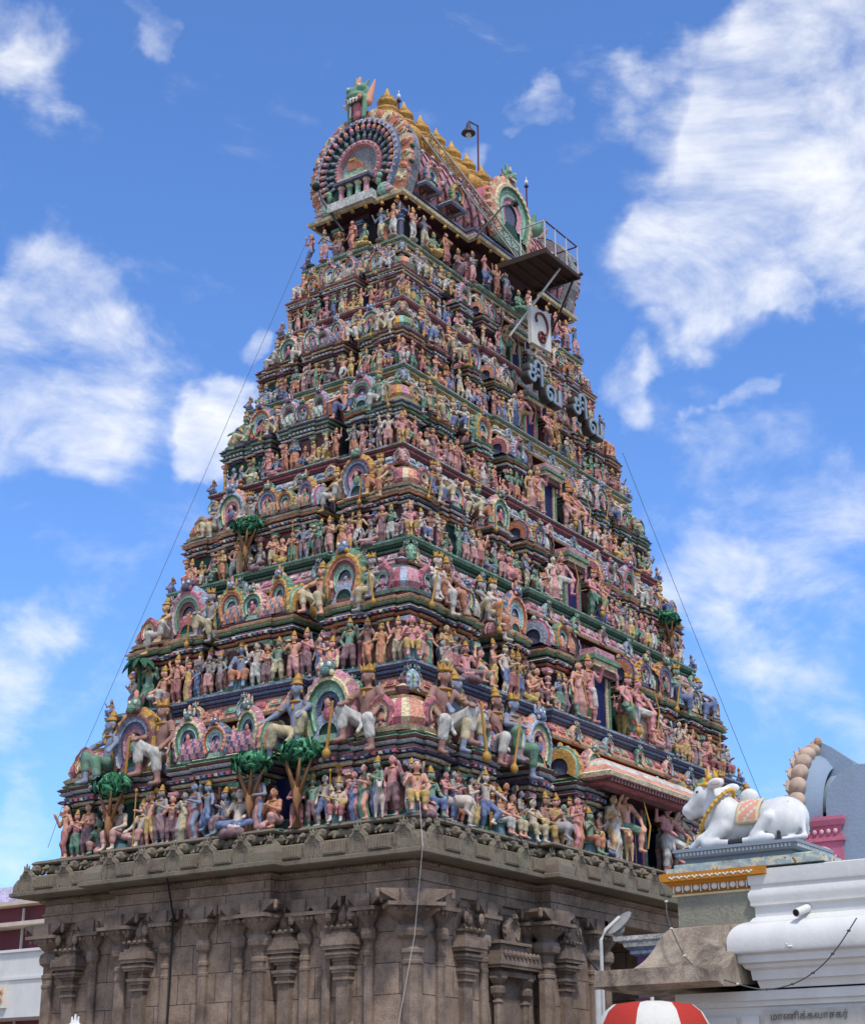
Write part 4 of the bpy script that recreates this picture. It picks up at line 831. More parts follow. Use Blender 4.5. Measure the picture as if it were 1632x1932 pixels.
def colname(sk): return {'peach': 'peach-skinned', 'pink': 'pink-skinned', 'pale': 'pale', 'green': 'green-skinned', 'blue': 'blue-skinned', 'yellow': 'yellow-skinned', 'brown': 'brown-skinned', 'grey': 'grey-skinned', 'orange': 'orange-skinned'}[sk]
def statue(pose, loc, rz, sc, sk, cl, label, group, parts=True, base=None):
    big = pose in BIG; kind, txt, g = (BIG if big else POSE)[pose]; M = MESHES[pose]
    if NST[0] >= 300:
        vs, fs, mi = M['_raw']; X = Matrix.Translation(loc) @ Matrix.Rotation(rz, 4, 'Z') @ Matrix.Scale(sc, 4)
        X = np.array(X); pv = vs @ X[:3, :3].T + X[:3, 3]; cc = [SKC[sk], CLC[cl], P['black'], P['gold']]; k = len(far.v)
        far.v += pv.tolist(); far.f += (fs + k).tolist(); far.c += [cc[q] for q in mi]; return
    NST[0] += 1; mir = -1 if (NST[0] * 7919) % 5 < 2 else 1
    if parts:
        r = empty(kind, loc, rz); r.scale = (sc * mir * rs.uniform(.93, 1.1), sc, sc)
        for k, me in M.items():
            if k in ('_one', '_raw') or (k == 'crown' and not big and rs.random() < .28): continue
            o = D.objects.new(k, me); link(o, r)
            if k in ('body', 'garment'):
                o.material_slots[0].link = 'OBJECT'; o.material_slots[0].material = MATS['skin_' + sk if k == 'body' else 'cloth_' + cl]
    else:
        r = D.objects.new(kind, M['_one']); link(r); r.location = loc; r.rotation_euler = (0, 0, rz); r.scale = (sc * mir, sc, sc)
        for q, m_ in ((0, 'skin_' + sk), (1, 'cloth_' + cl)): r.material_slots[q].link = 'OBJECT'; r.material_slots[q].material = MATS[m_]
    tag(r, label, 'statue', group); return r
rs = random.Random(5)
FACEN = {'L': 'left face', 'F': 'right face'}
SKW = ['peach'] * 5 + ['pink'] * 3 + ['pale'] * 3 + ['green', 'green', 'blue', 'yellow', 'brown', 'grey', 'grey', 'orange', 'blue']
PSW = ['praying', 'blessing', 'staff', 'fourarm', 'woman', 'woman', 'attendant', 'dancer', 'crosslegged', 'stool', 'ease', 'kneeling', 'lute', 'robed', 'walking', 'praying', 'blessing', 'attendant', 'dwarf', 'fourarm']
def norm(face): return -PI / 2 if face == 'L' else 0
allst = []
for i in range(6):
    h = Z[i + 1] - Z[i]; s = h / 3.45; a, b = A[i], B[i]; da, db = a - A[i + 1], b - B[i + 1]; fh = .35 * h
    for face in 'LF':
        ln = b if face == 'L' else a; c0 = CX if face == 'F' else 0; side = FACEN[face]; t = -ln + .12; k = 0; cnt = {}
        while t < ln - .55:
            ps = rs.choice(PSW); sc = fh * rs.uniform(.80, 1.04); wid = .34 if ps in ('praying', 'woman', 'attendant', 'robed', 'staff', 'walking') else .48
            if ps in ('crosslegged', 'ease', 'stool', 'lute', 'dwarf', 'kneeling'): sc *= rs.choice([1.0, 1.1, 1.2]); wid = .46
            step = wid * sc * (.80 if i < 4 else .85); t += step * .5
            inb = abs(t - c0) < .38 * ln
            if face == 'F' and -1.05 * s < t - c0 < .75 * s: t += step * .5; continue
            off = rs.uniform(.10, .20) * s + .08 - (.18 * s if inb else 0); rz = norm(face) + rs.uniform(-.5, .5)
            loc, _ = place_on(face, t, off, a, b, Z[i] + .03 * s)
            k += 1; sk = rs.choice(SKW); cl = rs.choice(CLL); txt = POSE[ps][1]
            lab = f"{colname(sk)} {SHORT[ps]} statue in {cl}, {ordn(k)} from near corner, {TIERN[i]}, {side}"
            allst.append((i, loc[2], ps, loc, rz, sc, sk, cl, lab, f'painted statues standing in rows on the tower tiers', i < 4))
            # a second figure standing further back on the broad lower floors
            if i < 3 and rs.random() < .40:
                ps2 = rs.choice(['praying', 'blessing', 'woman', 'attendant', 'robed', 'fourarm']); l2, _ = place_on(face, t + step * .45, off + .26 * s, a, b, Z[i] + .06 * s)
                sk2 = rs.choice(SKW); cl2 = rs.choice(CLL)
                lab2 = f"{colname(sk2)} {SHORT[ps2]} statue standing behind the {ordn(k)} front figure, {TIERN[i]}, {side}"
                allst.append((i, loc[2], ps2, l2, norm(face) + rs.uniform(-.3, .3), fh * 1.02, sk2, cl2, lab2, 'painted statues standing in rows on the tower tiers', i < 4))
            t += step * rs.choice([.5, .5, .55, .8])
        # giants sitting on the shrine cornices
        zk = Z[i] + .50 * h
        if face == 'L': spots = [(-.70, .0, 'guardian'), (-.36, .05, 'leaning'), (.36, .05, 'guardian'), (.68, 0, 'leaning')]
        else: spots = [(-.825, 0, 'guardian'), (-.775, 0, 'leaning'), (-.60, .0, 'leaning'), (-.55, 0, 'guardian'), (.60, 0, 'guardian'), (.80, .0, 'leaning')]
        for q, (ft, fo, ps) in enumerate(spots):
            inset = .36 * min(da, db) + .02; loc, _ = place_on(face, ft * ln, inset + .16 * s, a, b, zk + .02 * h)
            sk = rs.choice(['grey', 'grey', 'blue', 'peach', 'green', 'brown', 'yellow', 'pale']) if i else ['brown', 'blue', 'brown', 'blue', 'pink', 'peach'][q % 6]; cl = rs.choice(['white', 'cream', 'cream', 'green', 'blue', 'orange']) if i else ['white', 'cream', 'white', 'green'][q % 4]
            lab = f"{colname(sk)} {SHORT[ps]} statue, {ordn(q + 1)} giant on {TIERN[i]}'s cornice from near corner, {side}"
            allst.append((i, zk, ps, loc, norm(face) + rs.uniform(-.35, .35), (.64 if i == 0 else .50) * h * rs.uniform(.93, 1.05), sk, cl, lab, 'giant seated guardians between the miniature roofs', i < 5))
        if face == 'F':
            for q, (dx, ps) in enumerate(((-1.2, 'archer'), (.92, 'doorkeeper'), (-1.75, 'woman'), (1.5, 'archer'))):
                loc, _ = place_on('F', CX + dx * s, .14 * s - .18 * s, a, b, Z[i] + .03 * s); sk = rs.choice(['peach', 'pink', 'orange', 'yellow', 'pale']); cl = rs.choice(['green', 'yellow', 'white', 'pink', 'blue'])
                lab = f"{colname(sk)} {SHORT[ps]} statue {'left' if dx < 0 else 'right'} of the {TIERN[i]}'s doorway{', outer one' if q > 1 else ', next to it'}"
                allst.append((i, loc[2], ps, loc, (-.35 if dx < 0 else -.1) if q < 2 else -.2, (.50 if ps in BIG else .44) * h, sk, cl, lab, 'doorkeeper statues flanking the central doorways', i < 5))
    # seated figure out on the near corner
    allst.append((i, Z[i], 'stool', (-a + .16, -b + .16, Z[i] + .03 * s), -.8, fh * 1.1, rs.choice(['peach', 'pink', 'pale']), rs.choice(['maroon', 'white', 'yellow']), f"seated statue on a stool at the very near corner of the {TIERN[i]}", None, i < 4))
# gathering of figures on the top storey
i = 6
for face, ts in (('L', (-1.35, -.95, -.45, .0, .45, .95, 1.4)), ('F', (-4.1, -3.6, -3.2, -2.6, -2.0, -1.3, -.9, -.3, .2, .8, 1.4, 2.0, 2.6, 3.1, 3.7, 4.2))):
    for k, t in enumerate(ts):
        ps = ['fourarm', 'blessing', 'crosslegged', 'woman', 'ease', 'praying', 'dancer'][k % 7]; sk = ['peach', 'grey', 'orange', 'blue', 'pink', 'brown', 'green'][(k * 3) % 7]; cl = CLL[(k * 7) % 10]
        loc, _ = place_on(face, t, .05 - (.13 if abs(t - CX) < 1.5 and face == 'F' else 0), A[6], B[6], Z[6] + .1)
        allst.append((6, Z[6], ps, loc, norm(face) + rs.uniform(-.3, .3), .92, sk, cl, f"{colname(sk)} {SHORT[ps]} statue, {ordn(k + 1)} from near corner in the top storey, {FACEN[face]}", 'painted statues standing in rows on the tower tiers', False))
for i in range(1, 7):            # tiny dark watchers on the far ends of each ledge
    for sx, sy in ((-1, 1), (1, -1)):
        allst.append((i, Z[i], 'ease', (sx * (A[i] - .1), sy * (B[i] - .1), Z[i] + .01), -PI / 2 * (sx < 0) + .2, .55, 'brown', 'blue', f"small dark seated figure on the {'left' if sx < 0 else 'right'} end of the {TIERN[i]}'s ledge", None, False))
giant = [q for q in allst if q[2] in BIG]; rest = [q for q in allst if q[2] not in BIG]
rest.sort(key=lambda q: (q[0], 'behind' in q[8]))
for q in giant + rest: statue(*q[2:10], parts=q[10])
print('STATUES', len(allst), len(giant))
far.build('distant_statues', None, smooth=True)['kind'] = 'stuff'
D.objects['distant_statues']['label'] = 'small painted statues crowding the upper tiers of the tower'; D.objects['distant_statues']['category'] = 'statues'

# ------------------------------------------------------------------ dark stone base of the tower
def stone_mat(name, c1, c2, dark, lich=None, blocks=True):
    m, nodes, links, b = newmat(name, .9, .15)
    g = nodes.new('ShaderNodeNewGeometry'); sx = nodes.new('ShaderNodeSeparateXYZ'); links.new(g.outputs['Position'], sx.inputs[0])
    ad = nodes.new('ShaderNodeMath'); ad.operation = 'ADD'; links.new(sx.outputs[0], ad.inputs[0]); links.new(sx.outputs[1], ad.inputs[1])
    cb = nodes.new('ShaderNodeCombineXYZ'); links.new(ad.outputs[0], cb.inputs[0]); links.new(sx.outputs[2], cb.inputs[1])
    nz = nodes.new('ShaderNodeTexNoise'); nz.inputs['Scale'].default_value = 1.6; nz.inputs['Detail'].default_value = 10; nz.inputs['Roughness'].default_value = .7; links.new(g.outputs['Position'], nz.inputs['Vector'])
    fn = nodes.new('ShaderNodeTexNoise'); fn.inputs['Scale'].default_value = 34; fn.inputs['Detail'].default_value = 6; fn.inputs['Roughness'].default_value = .7; links.new(g.outputs['Position'], fn.inputs['Vector'])
    br = nodes.new('ShaderNodeTexBrick'); br.inputs['Color1'].default_value = (*c1, 1); br.inputs['Color2'].default_value = (*c2, 1); br.inputs['Mortar'].default_value = (dark[0] * .35, dark[1] * .35, dark[2] * .35, 1)
    br.inputs['Scale'].default_value = 1; br.inputs['Mortar Size'].default_value = .009 if blocks else 0; br.inputs['Mortar Smooth'].default_value = .4; br.inputs['Brick Width'].default_value = 1.02; br.inputs['Row Height'].default_value = .58; br.inputs['Bias'].default_value = 0; br.offset = .37
    wb = nodes.new('ShaderNodeVectorMath'); wb.operation = 'MULTIPLY_ADD'; links.new(nz.outputs['Color'], wb.inputs[0]); wb.inputs[1].default_value = (.05, .04, 0); links.new(cb.outputs[0], wb.inputs[2]); links.new(wb.outputs[0], br.inputs['Vector'])
    mr = nodes.new('ShaderNodeMapRange'); mr.inputs['From Min'].default_value = .42; mr.inputs['From Max'].default_value = .64; mr.inputs['To Max'].default_value = .68; links.new(nz.outputs['Fac'], mr.inputs['Value'])
    mx = nodes.new('ShaderNodeMixRGB'); links.new(mr.outputs[0], mx.inputs[0]); links.new(br.outputs['Color'], mx.inputs[1]); mx.inputs[2].default_value = (*dark, 1)
    m2 = nodes.new('ShaderNodeMixRGB'); m2.blend_type = 'OVERLAY'; m2.inputs[0].default_value = .7; links.new(mx.outputs[0], m2.inputs[1]); links.new(fn.outputs['Fac'], m2.inputs[2])
    last = m2
    if lich:
        n3 = nodes.new('ShaderNodeTexNoise'); n3.inputs['Scale'].default_value = 2.6; n3.inputs['Detail'].default_value = 8; n3.inputs['Roughness'].default_value = .7; links.new(g.outputs['Position'], n3.inputs['Vector'])
        r3 = nodes.new('ShaderNodeMapRange'); r3.inputs['From Min'].default_value = .38; r3.inputs['From Max'].default_value = .56; r3.inputs['To Max'].default_value = .85; links.new(n3.outputs['Fac'], r3.inputs['Value'])
        m3 = nodes.new('ShaderNodeMixRGB'); links.new(r3.outputs[0], m3.inputs[0]); links.new(m2.outputs[0], m3.inputs[1]); m3.inputs[2].default_value = (*lich, 1); last = m3
    links.new(last.outputs[0], b.inputs['Base Color'])
    bp = nodes.new('ShaderNodeBump'); bp.inputs['Strength'].default_value = .6; bp.inputs['Distance'].default_value = .03
    am = nodes.new('ShaderNodeMath'); am.operation = 'MULTIPLY_ADD'; links.new(br.outputs['Fac'], am.inputs[0]); am.inputs[1].default_value = -.8; links.new(fn.outputs['Fac'], am.inputs[2])
    links.new(am.outputs[0], bp.inputs['Height']); links.new(bp.outputs[0], b.inputs['Normal']); MATS[name] = m; return m
GR = stone_mat('granite_blocks', lin('#a08b79'), lin('#8b7868'), lin('#4b3f38'))
GP = stone_mat('granite_carved', lin('#8b7a6c'), lin('#7e6e61'), lin('#433832'), blocks=False)
GL = stone_mat('granite_lichen', lin('#877666'), lin('#7a6c60'), lin('#453c35'), lin('#75705f'))
base = empty('stone_base', (0, 0, 0), 0, tower)
def outl(a, b, o=0):
    "plan of the stone base: bays on the two visible faces"
    return [(-a, -b), (-4.25, -b), (-4.25, -b - .38), (4.95, -b - .38), (4.95, -b), (a, -b), (a, -2.1), (a + .3, -2.1), (a + .3, 2.1), (a, 2.1), (a, b), (4.95, b), (4.95, b + .38), (-4.25, b + .38), (-4.25, b), (-a, b), (-a, 2.5), (-a - .3, 2.5), (-a - .3, -1.65), (-a, -1.65)]
aw, bw_ = 8.6, 5.0; k_ = P['grey']
mb = MB()
def wallring(o): mb.ring(o, [(.5, 0, k_), (.5, .5, k_), (.42, .6, k_), (.42, .9, k_), (.25, 1.0, k_), (.3, 1.2, k_), (.12, 1.35, k_), (.12, 1.7, k_), (0, 1.75, k_), (0, 5.93, k_)])
wallring([(-aw, -bw_), (-4.25, -bw_), (-4.25, -bw_ - .38), (-1.75, -bw_ - .38), (-1.75, bw_ + .38), (-4.25, bw_ + .38), (-4.25, bw_), (-aw, bw_), (-aw, 2.5), (-aw - .3, 2.5), (-aw - .3, -1.65), (-aw, -1.65)])
wallring([(2.45, -bw_ - .38), (4.95, -bw_ - .38), (4.95, -bw_), (aw, -bw_), (aw, bw_), (4.95, bw_), (4.95, bw_ + .38), (2.45, bw_ + .38)])
mb.build('stone_wall', base, GR)
mb = MB(); mb.box(-1.75, 2.45, -1, 1, 0, 5.9, k_); mb.build('gate_wall', base, paint('near_black', lin('#1a1614'), .9, .2))  # gate wall in one near-black brown
mb = MB(); mb.box(-1.3, 2.0, -1.2, -1.02, 0, 5.2, k_); mb.build('gate_door', base, paint('old_wood', lin('#2c1f18'), .8, .3))
mb = MB()
mb.ring(outl(aw, bw_), [(.02, 5.92, k_), (.10, 5.94, k_), (.10, 6.12, k_), (.14, 6.13, k_), (.14, 6.17, k_), (.10, 6.18, k_), (.10, 6.38, k_), (.2, 6.42, k_), (.2, 6.46, k_), (.12, 6.47, k_), (.16, 6.52, k_), (.34, 6.56, k_)], bottom=True); ARC = mb
mb = MB()
mb.ring(outl(aw, bw_), [(.1, 6.5, k_), (.64, 6.52, k_), (.68, 6.54, k_), (.68, 6.61, k_), (.63, 6.63, k_), (.63, 6.68, k_), (.62, 6.80, k_), (.57, 6.91, k_), (.47, 6.98, k_), (.30, 7.01, k_)])
mb.build('curved_eave', base, GL)
mb = MB(); mb.ring(outl(aw, bw_), [(.12, 7.0, k_), (.12, 7.22, k_), (.34, 7.24, k_), (.38, 7.27, k_), (.36, 7.31, k_), (.30, 7.33, k_)]); mb.build('top_course', base, GL)
# carved medallions, fluted stone cloths and a crouching-animal frieze along the eave
sn = nasi_mb([k_] * 6, face=True, n=22, depth=.13, point=True); sn_me = sn.mesh('eave_medallion'); sn_me.materials[0] = GL
bs = MB(); bs.lathe(0, 0, [(.3, 0, k_), (.36, .06, k_), (.3, .12, k_)], 8)
fl = MB()
for q in range(7): fl.box(-.23 + q * .066, -.23 + q * .066 + .044, -.03, .05, -.115, .13, k_)
fl.box(-.25, .25, -.015, .05, -.14, .14, k_); fl_me = fl.mesh('fluted_panel'); fl_me.materials[0] = GL
def an_prims(r):
    q = r.random; pr = [('c', (-.16, 0, .0), (.14, 0, .02), .085, .075), ('e', (.22, -.05, .04), (.07, .07, .065)), ('c', (.22, -.09, .02), (.24, -.17, .0), .04, .03), ('c', (-.2, 0, .02), (-.28, -.05, -.03), .04, .02), ('c', (.1, -.05, .0), (.12, -.12, -.09), .035, .03), ('c', (-.12, -.05, 0), (-.14, -.11, -.09), .04, .03), ('c', (.2, 0, .09), (.16, 0, .13), .025, .01), ('e', (-.02, -.04, .06), (.06, .06, .05))]
    return pr
an = [smesh('crouching_animal', sculpt(an_prims(rs), .022, .03), [GL])]
gar = smesh('carved_head', sculpt([('e', (0, -.02, 0), (.12, .11, .12)), ('c', (0, -.1, -.02), (0, -.2, -.03), .05, .04), ('e', (-.06, -.1, .05), (.035, .035, .035)), ('e', (.06, -.1, .05), (.035, .035, .035)), ('c', (-.1, 0, .08), (-.15, 0, .15), .03, .015), ('c', (.1, 0, .08), (.15, 0, .15), .03, .015)], .02, .03), [GL])
def base_run(face, t0, t1, o, n_):
    rz = norm(face)
    for q in range(n_):
        t = t0 + (t1 - t0) * (q + .5) / n_
        d = (aw if face == 'L' else bw_) + o
        def pos(off, z): return ((-d - off, t, z) if face == 'L' else (t, -d - off, z))
        if q % 2 == 0:
            inst(sn_me, 'eave_medallion', base, pos(.61, 6.55), rz, (.54, .34, .58)); inst(gar, 'carved_head', base, pos(.30, 7.14), rz, 1.0)
        else:
            o_ = inst(fl_me, 'fluted_panel', base, pos(.645, 6.79), rz, (max(.8, (t1 - t0) / n_ / .52), 1.0, .92)); o_.rotation_euler = (R(-9), 0, rz)
        for e in (-.25, .25):
            tt = e * (t1 - t0) / n_; p_ = pos(.24, 7.12); p_ = (p_[0], p_[1] + tt, p_[2]) if face == 'L' else (p_[0] + tt, p_[1], p_[2])
            inst(an[0], 'crouching_animal', base, p_, rz + rs.uniform(-.4, .4), rs.uniform(.8, 1.05) * rs.choice([(1, 1, 1)])[0])
for run in (('L', -5.5, -1.65, 0, 7), ('L', -1.65, 2.5, .3, 9), ('L', 2.5, 5.5, 0, 5), ('F', -9.0, -4.25, 0, 9), ('F', -4.25, 4.95, .38, 17), ('F', 4.95, 9.0, 0, 7)): base_run(*run)
# pilasters
def pil_mb(r=.13, kind='p'):
    mb = MB(); k = k_
    if kind == 'niche':
        mb.box(-.17, .17, -.12, .2, 1.7, 4.7, k); mb.box(-.30, .30, -.24, .2, 3.1, 3.32, k); mb.box(-.22, .22, -.2, .2, 3.0, 3.1, k)
        for e in (-1, 1): mb.ell((e * .27, -.2, 3.42), (.09, .08, .12), k, 7, 5); mb.ell((e * .34, -.2, 3.52), (.05, .05, .06), k, 6, 4)
        z = 4.35
        for hw, dz in ((.22, .05), (.19, .08), (.25, .06), (.28, .06), (.20, .10), (.24, .05), (.34, .06), (.38, .05), (.30, .05), (.42, .07), (.45, .16), (.36, .06), (.27, .10), (.30, .05), (.18, .10)):
            mb.box(-hw, hw, -hw * .85, .2, z, z + dz, k, taper=.025 if dz > .09 else 0); z += dz
        mb.ell((0, -.12, z + .08), (.14, .12, .14), k); mb.ell((0, -.12, z + .24), (.05, .05, .08), k)
        for q in range(5): mb.ell((-.34 + q * .17, -.33, 5.33), (.05, .05, .04), k, 6, 4)
        for e in (-1, 1): mb.ell((e * .3, -.3, 5.55), (.09, .07, .12), k, 6, 5)
    else:
        mb.lathe(0, 0, [(r * 1.35, 1.7, k), (r * 1.35, 2.2, k), (r, 2.3, k), (r, 4.55, k), (r * 1.12, 4.58, k), (r * 1.12, 4.63, k), (r * .98, 4.65, k), (r * 1.0, 4.75, k), (r * 1.18, 4.78, k), (r * 1.18, 4.84, k), (r * .95, 4.87, k), (r * 1.0, 5.02, k), (r * 1.6, 5.08, k), (r * 1.75, 5.17, k), (r * 1.6, 5.27, k), (r * 1.0, 5.33, k), (r * 1.1, 5.36, k), (r * 2.0, 5.47, k), (r * 2.5, 5.56, k), (r * 2.55, 5.60, k)], 8, rot=PI / 8)
        for q in range(5): mb.ell((-r * 2 + q * r, -r * 2.2, 5.545), (r * .35, r * .3, .045), k, 6, 4)
        w2 = r * 2.75; mb.box(-w2, w2, -w2, .2, 5.60, 5.67, k); mb.box(-w2 * .55, w2 * .55, -w2 * .9, .2, 5.67, 5.92, k)
        for e in (-1, 1):
            mb.add([(e * w2 * .5, -w2 * .75, 5.68), (e * w2 * .62, -w2 * .75, 5.68), (e * w2 * 1.25, -w2 * .75, 5.86), (e * w2 * 1.25, -w2 * .75, 5.925), (e * w2 * .5, -w2 * .75, 5.925), (e * w2 * .5, .1, 5.68), (e * w2 * .62, .1, 5.68), (e * w2 * 1.25, .1, 5.86), (e * w2 * 1.25, .1, 5.925), (e * w2 * .5, .1, 5.925)],
                   [(0, 1, 2, 3, 4), (1, 6, 7, 2), (2, 7, 8, 3)], k)
            mb.lathe(e * w2 * 1.32, -w2 * .6, [(.02, 5.72, k), (.05, 5.76, k), (.05, 5.90, k), (.02, 5.925, k)], 8)
    return mb
PM = {}
for nm, r_, kd in (('p', .13, 'p'), ('big', .18, 'p'), ('n', .13, 'niche')): PM[nm] = pil_mb(r_, kd).mesh('pilaster' if kd == 'p' else 'niche_pilaster'); PM[nm].materials[0] = GP
for y, kd in ((4.88, 'big'), (4.15, 'n'), (3.5, 'p'), (2.72, 'p'), (2.33, 'big'), (1.75, 'n'), (1.05, 'p'), (.01, 'p'), (-.95, 'p'), (-1.48, 'big'), (-1.95, 'n'), (-2.4, 'p'), (-2.96, 'p'), (-3.42, 'n'), (-3.99, 'p')):
    o = .3 if -1.65 < y < 2.5 else 0; inst(PM[kd], 'pilaster' if kd != 'n' else 'niche_pilaster', base, (-aw - o - .03, y, 0), -PI / 2, (.88, .8, 1))
for x, kd in ((-7.77, 'p'), (-6.94, 'n'), (-6.28, 'p'), (-4.63, 'p'), (-3.78, 'n'), (-2.6, 'p'), (-1.98, 'p'), (2.7, 'p'), (3.4, 'p'), (4.7, 'big'), (5.6, 'p'), (6.3, 'n'), (7.2, 'p')):
    o = .38 if -4.25 < x < 4.95 else 0; inst(PM[kd], 'pilaster' if kd != 'n' else 'niche_pilaster', base, (x, -bw_ - o - .03, 0), 0, (.88, .8, 1))
cp = pil_mb(.2, 'p'); cpm = cp.mesh('corner_pilaster'); cpm.materials[0] = GP
inst(cpm, 'corner_pilaster', base, (-aw + .08, -bw_ + .08, 0), -.78); inst(PM['big'], 'pilaster', base, (-4.4, -bw_ - .35, 0), 0)
# canopied window niche near the corner on the front
nm_ = MB(); xx = -5.45
nm_.box(xx - .42, xx + .42, -5.12, -4.9, 1.7, 4.55, lin('#141210'))
for e in (-1, 1): nm_.lathe(xx + e * .5, -5.16, [(.11, 1.7, k_), (.09, 1.9, k_), (.09, 4.0, k_), (.12, 4.03, k_), (.08, 4.1, k_), (.16, 4.2, k_), (.17, 4.3, k_), (.1, 4.36, k_), (.2, 4.48, k_), (.2, 4.52, k_)], 8, rot=PI / 8)
z = 4.52
for hw, d, dz in ((.66, .34, .09), (.58, .25, .07), (.74, .42, .06), (.76, .44, .2), (.60, .3, .08), (.52, .26, .14), (.60, .32, .06)): nm_.box(xx - hw, xx + hw, -5.0 - d, -4.9, z, z + dz, k_, taper=.03 if dz > .1 else 0); z += dz
for q in range(9): nm_.ell((xx - .6 + q * .15, -5.44, 4.95), (.06, .05, .07), k_, 6, 4)
nm_.merge(sn, Matrix.Translation((xx, -5.2, z - .02)) @ Matrix.Scale(.55, 4)); nm_.build('window_niche', base, GP)
# loop-shaped flutes on the shafts: carved bands under the eave
mb = ARC
for face, t0, t1 in (('L', -5.0, 5.0), ('F', -8.6, -1.8)):
    k = int((t1 - t0) / .085)
    for q in range(k):
        t = t0 + (t1 - t0) * (q + .5) / k
        o = (.3 if -1.65 < t < 2.5 else 0) if face == 'L' else (.38 if t > -4.25 else 0)
        if face == 'L': mb.ell((-aw - o - .21, t, 6.44), (.03, .032, .03), k_, 6, 4)
        else: mb.ell((t, -bw_ - o - .21, 6.44), (.032, .03, .03), k_, 6, 4)
mb.build('architrave', base, GR)

# ------------------------------------------------------------------ ground
gmat, nodes, links, b = newmat('dusty_paving', .95, .1); c = nodes.new('ShaderNodeRGB'); c.outputs[0].default_value = (.30, .26, .22, 1); weather(gmat, nodes, links, b, c.outputs[0], .5, .6, (.15, .13, .11), .2, False)
mb = MB(); mb.add([(-2500, -2500, 0), (2500, -2500, 0), (2500, 2500, 0), (-2500, 2500, 0)], [(0, 1, 2, 3)], P['grey']); g_ = mb.build('ground', None, gmat); tag(g_, kind='structure')

# ------------------------------------------------------------------ lettering helper (bundled font -> solid mesh)
def text_mesh(txt, size, ext, name, mat, parent=None, bevel=0):
    cu = D.curves.new(name, 'FONT'); cu.body = txt; cu.size = size; cu.extrude = ext; cu.align_x = 'CENTER'; cu.align_y = 'CENTER'; cu.bevel_depth = bevel; cu.resolution_u = 6
    o = D.objects.new(name + '_tmp', cu); COL.objects.link(o); dg = bpy.context.evaluated_depsgraph_get(); dg.update()
    me = D.meshes.new_from_object(o.evaluated_get(dg)); D.objects.remove(o); me.name = name; me.materials.clear(); me.materials.append(mat)
    return link(D.objects.new(name, me), parent)
white = paint('white_paint', lin('#d2d1cd'), .55, .38, 2.2, (.42, .40, .36), .08)
dark = paint('dark_metal', lin('#2b2523'), .6, .3, 5, spec=.5); steel = paint('pale_pipe', lin('#b9b7b0'), .5, .35, 8, spec=.5); rust = paint('rusty_sheet', lin('#3a2a24'), .8, .4, 4); maroonm = paint('maroon_pipe', lin('#5a2430'), .5, .3, 8)
cablem = paint('cable_grey', lin('#4a4a4c'), .6, .2, 8); blackm = paint('black_rubber', lin('#131314'), .6, .1, 8)

# ------------------------------------------------------------------ access ladder, platform, signs on the tower
pl = tag(empty('maintenance_platform', (-.45, -3.3, 23.6)), 'small rusty steel platform with white railing jutting out near the top of the tower', 'platform')
pl.scale = (.9, .9, .95)
ladm = paint('weathered_steel', lin('#85827a'), .6, .45, 9, spec=.5)
def pb(name, mat, fn, parent=pl):
    m_ = MB(); m_.M = Matrix.Translation(-parent.location) if parent.parent is None else Matrix(); fn(m_); return m_.build(name, parent, mat)
def fdeck(m_):
    m_.box(-1.42, .52, -4.1, -2.45, 23.6, 23.63, P['grey'])
    for q in range(5): m_.box(-1.42, .52, -4.1 + q * .39, -4.04 + q * .39, 23.52, 23.598, P['grey'])
    m_.box(-1.45, -1.40, -4.12, -2.4, 23.5, 23.66, P['grey']); m_.box(.50, .55, -4.12, -2.4, 23.5, 23.66, P['grey'])
pb('deck', rust, fdeck)
pb('railing', steel, lambda m_: [m_.tube([(x, y, 23.62), (x, y, 24.55)], .022, P['grey']) for x, y in ((-1.4, -4.05), (-.8, -4.05), (-.15, -4.05), (.5, -4.05), (.5, -3.3), (.5, -2.6), (-1.4, -3.2))] + [m_.tube([(-1.4, -3.2, 24.55), (-1.4, -4.05, 24.55)], .024, P['grey']), m_.tube([(-1.4, -3.2, 24.1), (-1.4, -4.05, 24.1), (.5, -4.05, 24.1), (.5, -2.6, 24.1)], .014, P['grey'])])
pb('handrail', maroonm, lambda m_: m_.tube([(-1.4, -4.05, 24.56), (.5, -4.05, 24.56), (.5, -2.6, 24.56)], .026, P['grey']))
for k, (p0, p1) in enumerate((((-.3, -3.9, 23.55), (-1.0, -2.5, 21.5)), ((.5, -3.9, 23.55), (.75, -2.6, 21.6)), ((-1.4, -2.5, 23.5), (.5, -2.5, 23.5)))): pb('strut', steel if k == 0 else rust, lambda m_: m_.tube([p0, p1], .035, P['grey']))
pb('floodlight', dark, lambda m_: (m_.ell((.62, -4.1, 23.7), (.07, .06, .06), P['black']), m_.tube([(.52, -4.05, 23.62), (.62, -4.1, 23.7)], .02, P['black'])))
ld = tag(empty('lattice_ladder', (-1.1, -2.7, 24.1)), 'long pale steel lattice ladder climbing from the platform to the golden finials', 'ladder')
a_, b_ = Vector((-.55, -2.9, 23.75)), Vector((-1.75, -.35, 28.25)); wv_ = Vector((.34, 0, 0)); up_ = Vector((0, -.1, .2))
for nm, off in (('rail', Vector((-.15, 0, 0))), ('rail', Vector((.15, 0, 0))), ('rail', Vector((-.02, -.2, .10)))):
    pb(nm, ladm, lambda m_: m_.tube([a_ + off, b_ + off], .026, P['grey']), ld)
def rungs(m_):
    for q in range(26):
        t = q / 25; p = a_.lerp(b_, t); m_.tube([p + Vector((-.15, 0, 0)), p + Vector((.15, 0, 0))], .016, P['grey'], 4)
        if q < 25: p2 = a_.lerp(b_, t + .04); m_.tube([p + Vector((-.15 if q % 2 else .15, 0, 0)), p2 + Vector((-.02, -.2, .1))], .012, P['grey'], 4); m_.tube([p + Vector((-.02, -.2, .1)), p2 + Vector((.15 if q % 2 else -.15, 0, 0))], .012, P['grey'], 4)
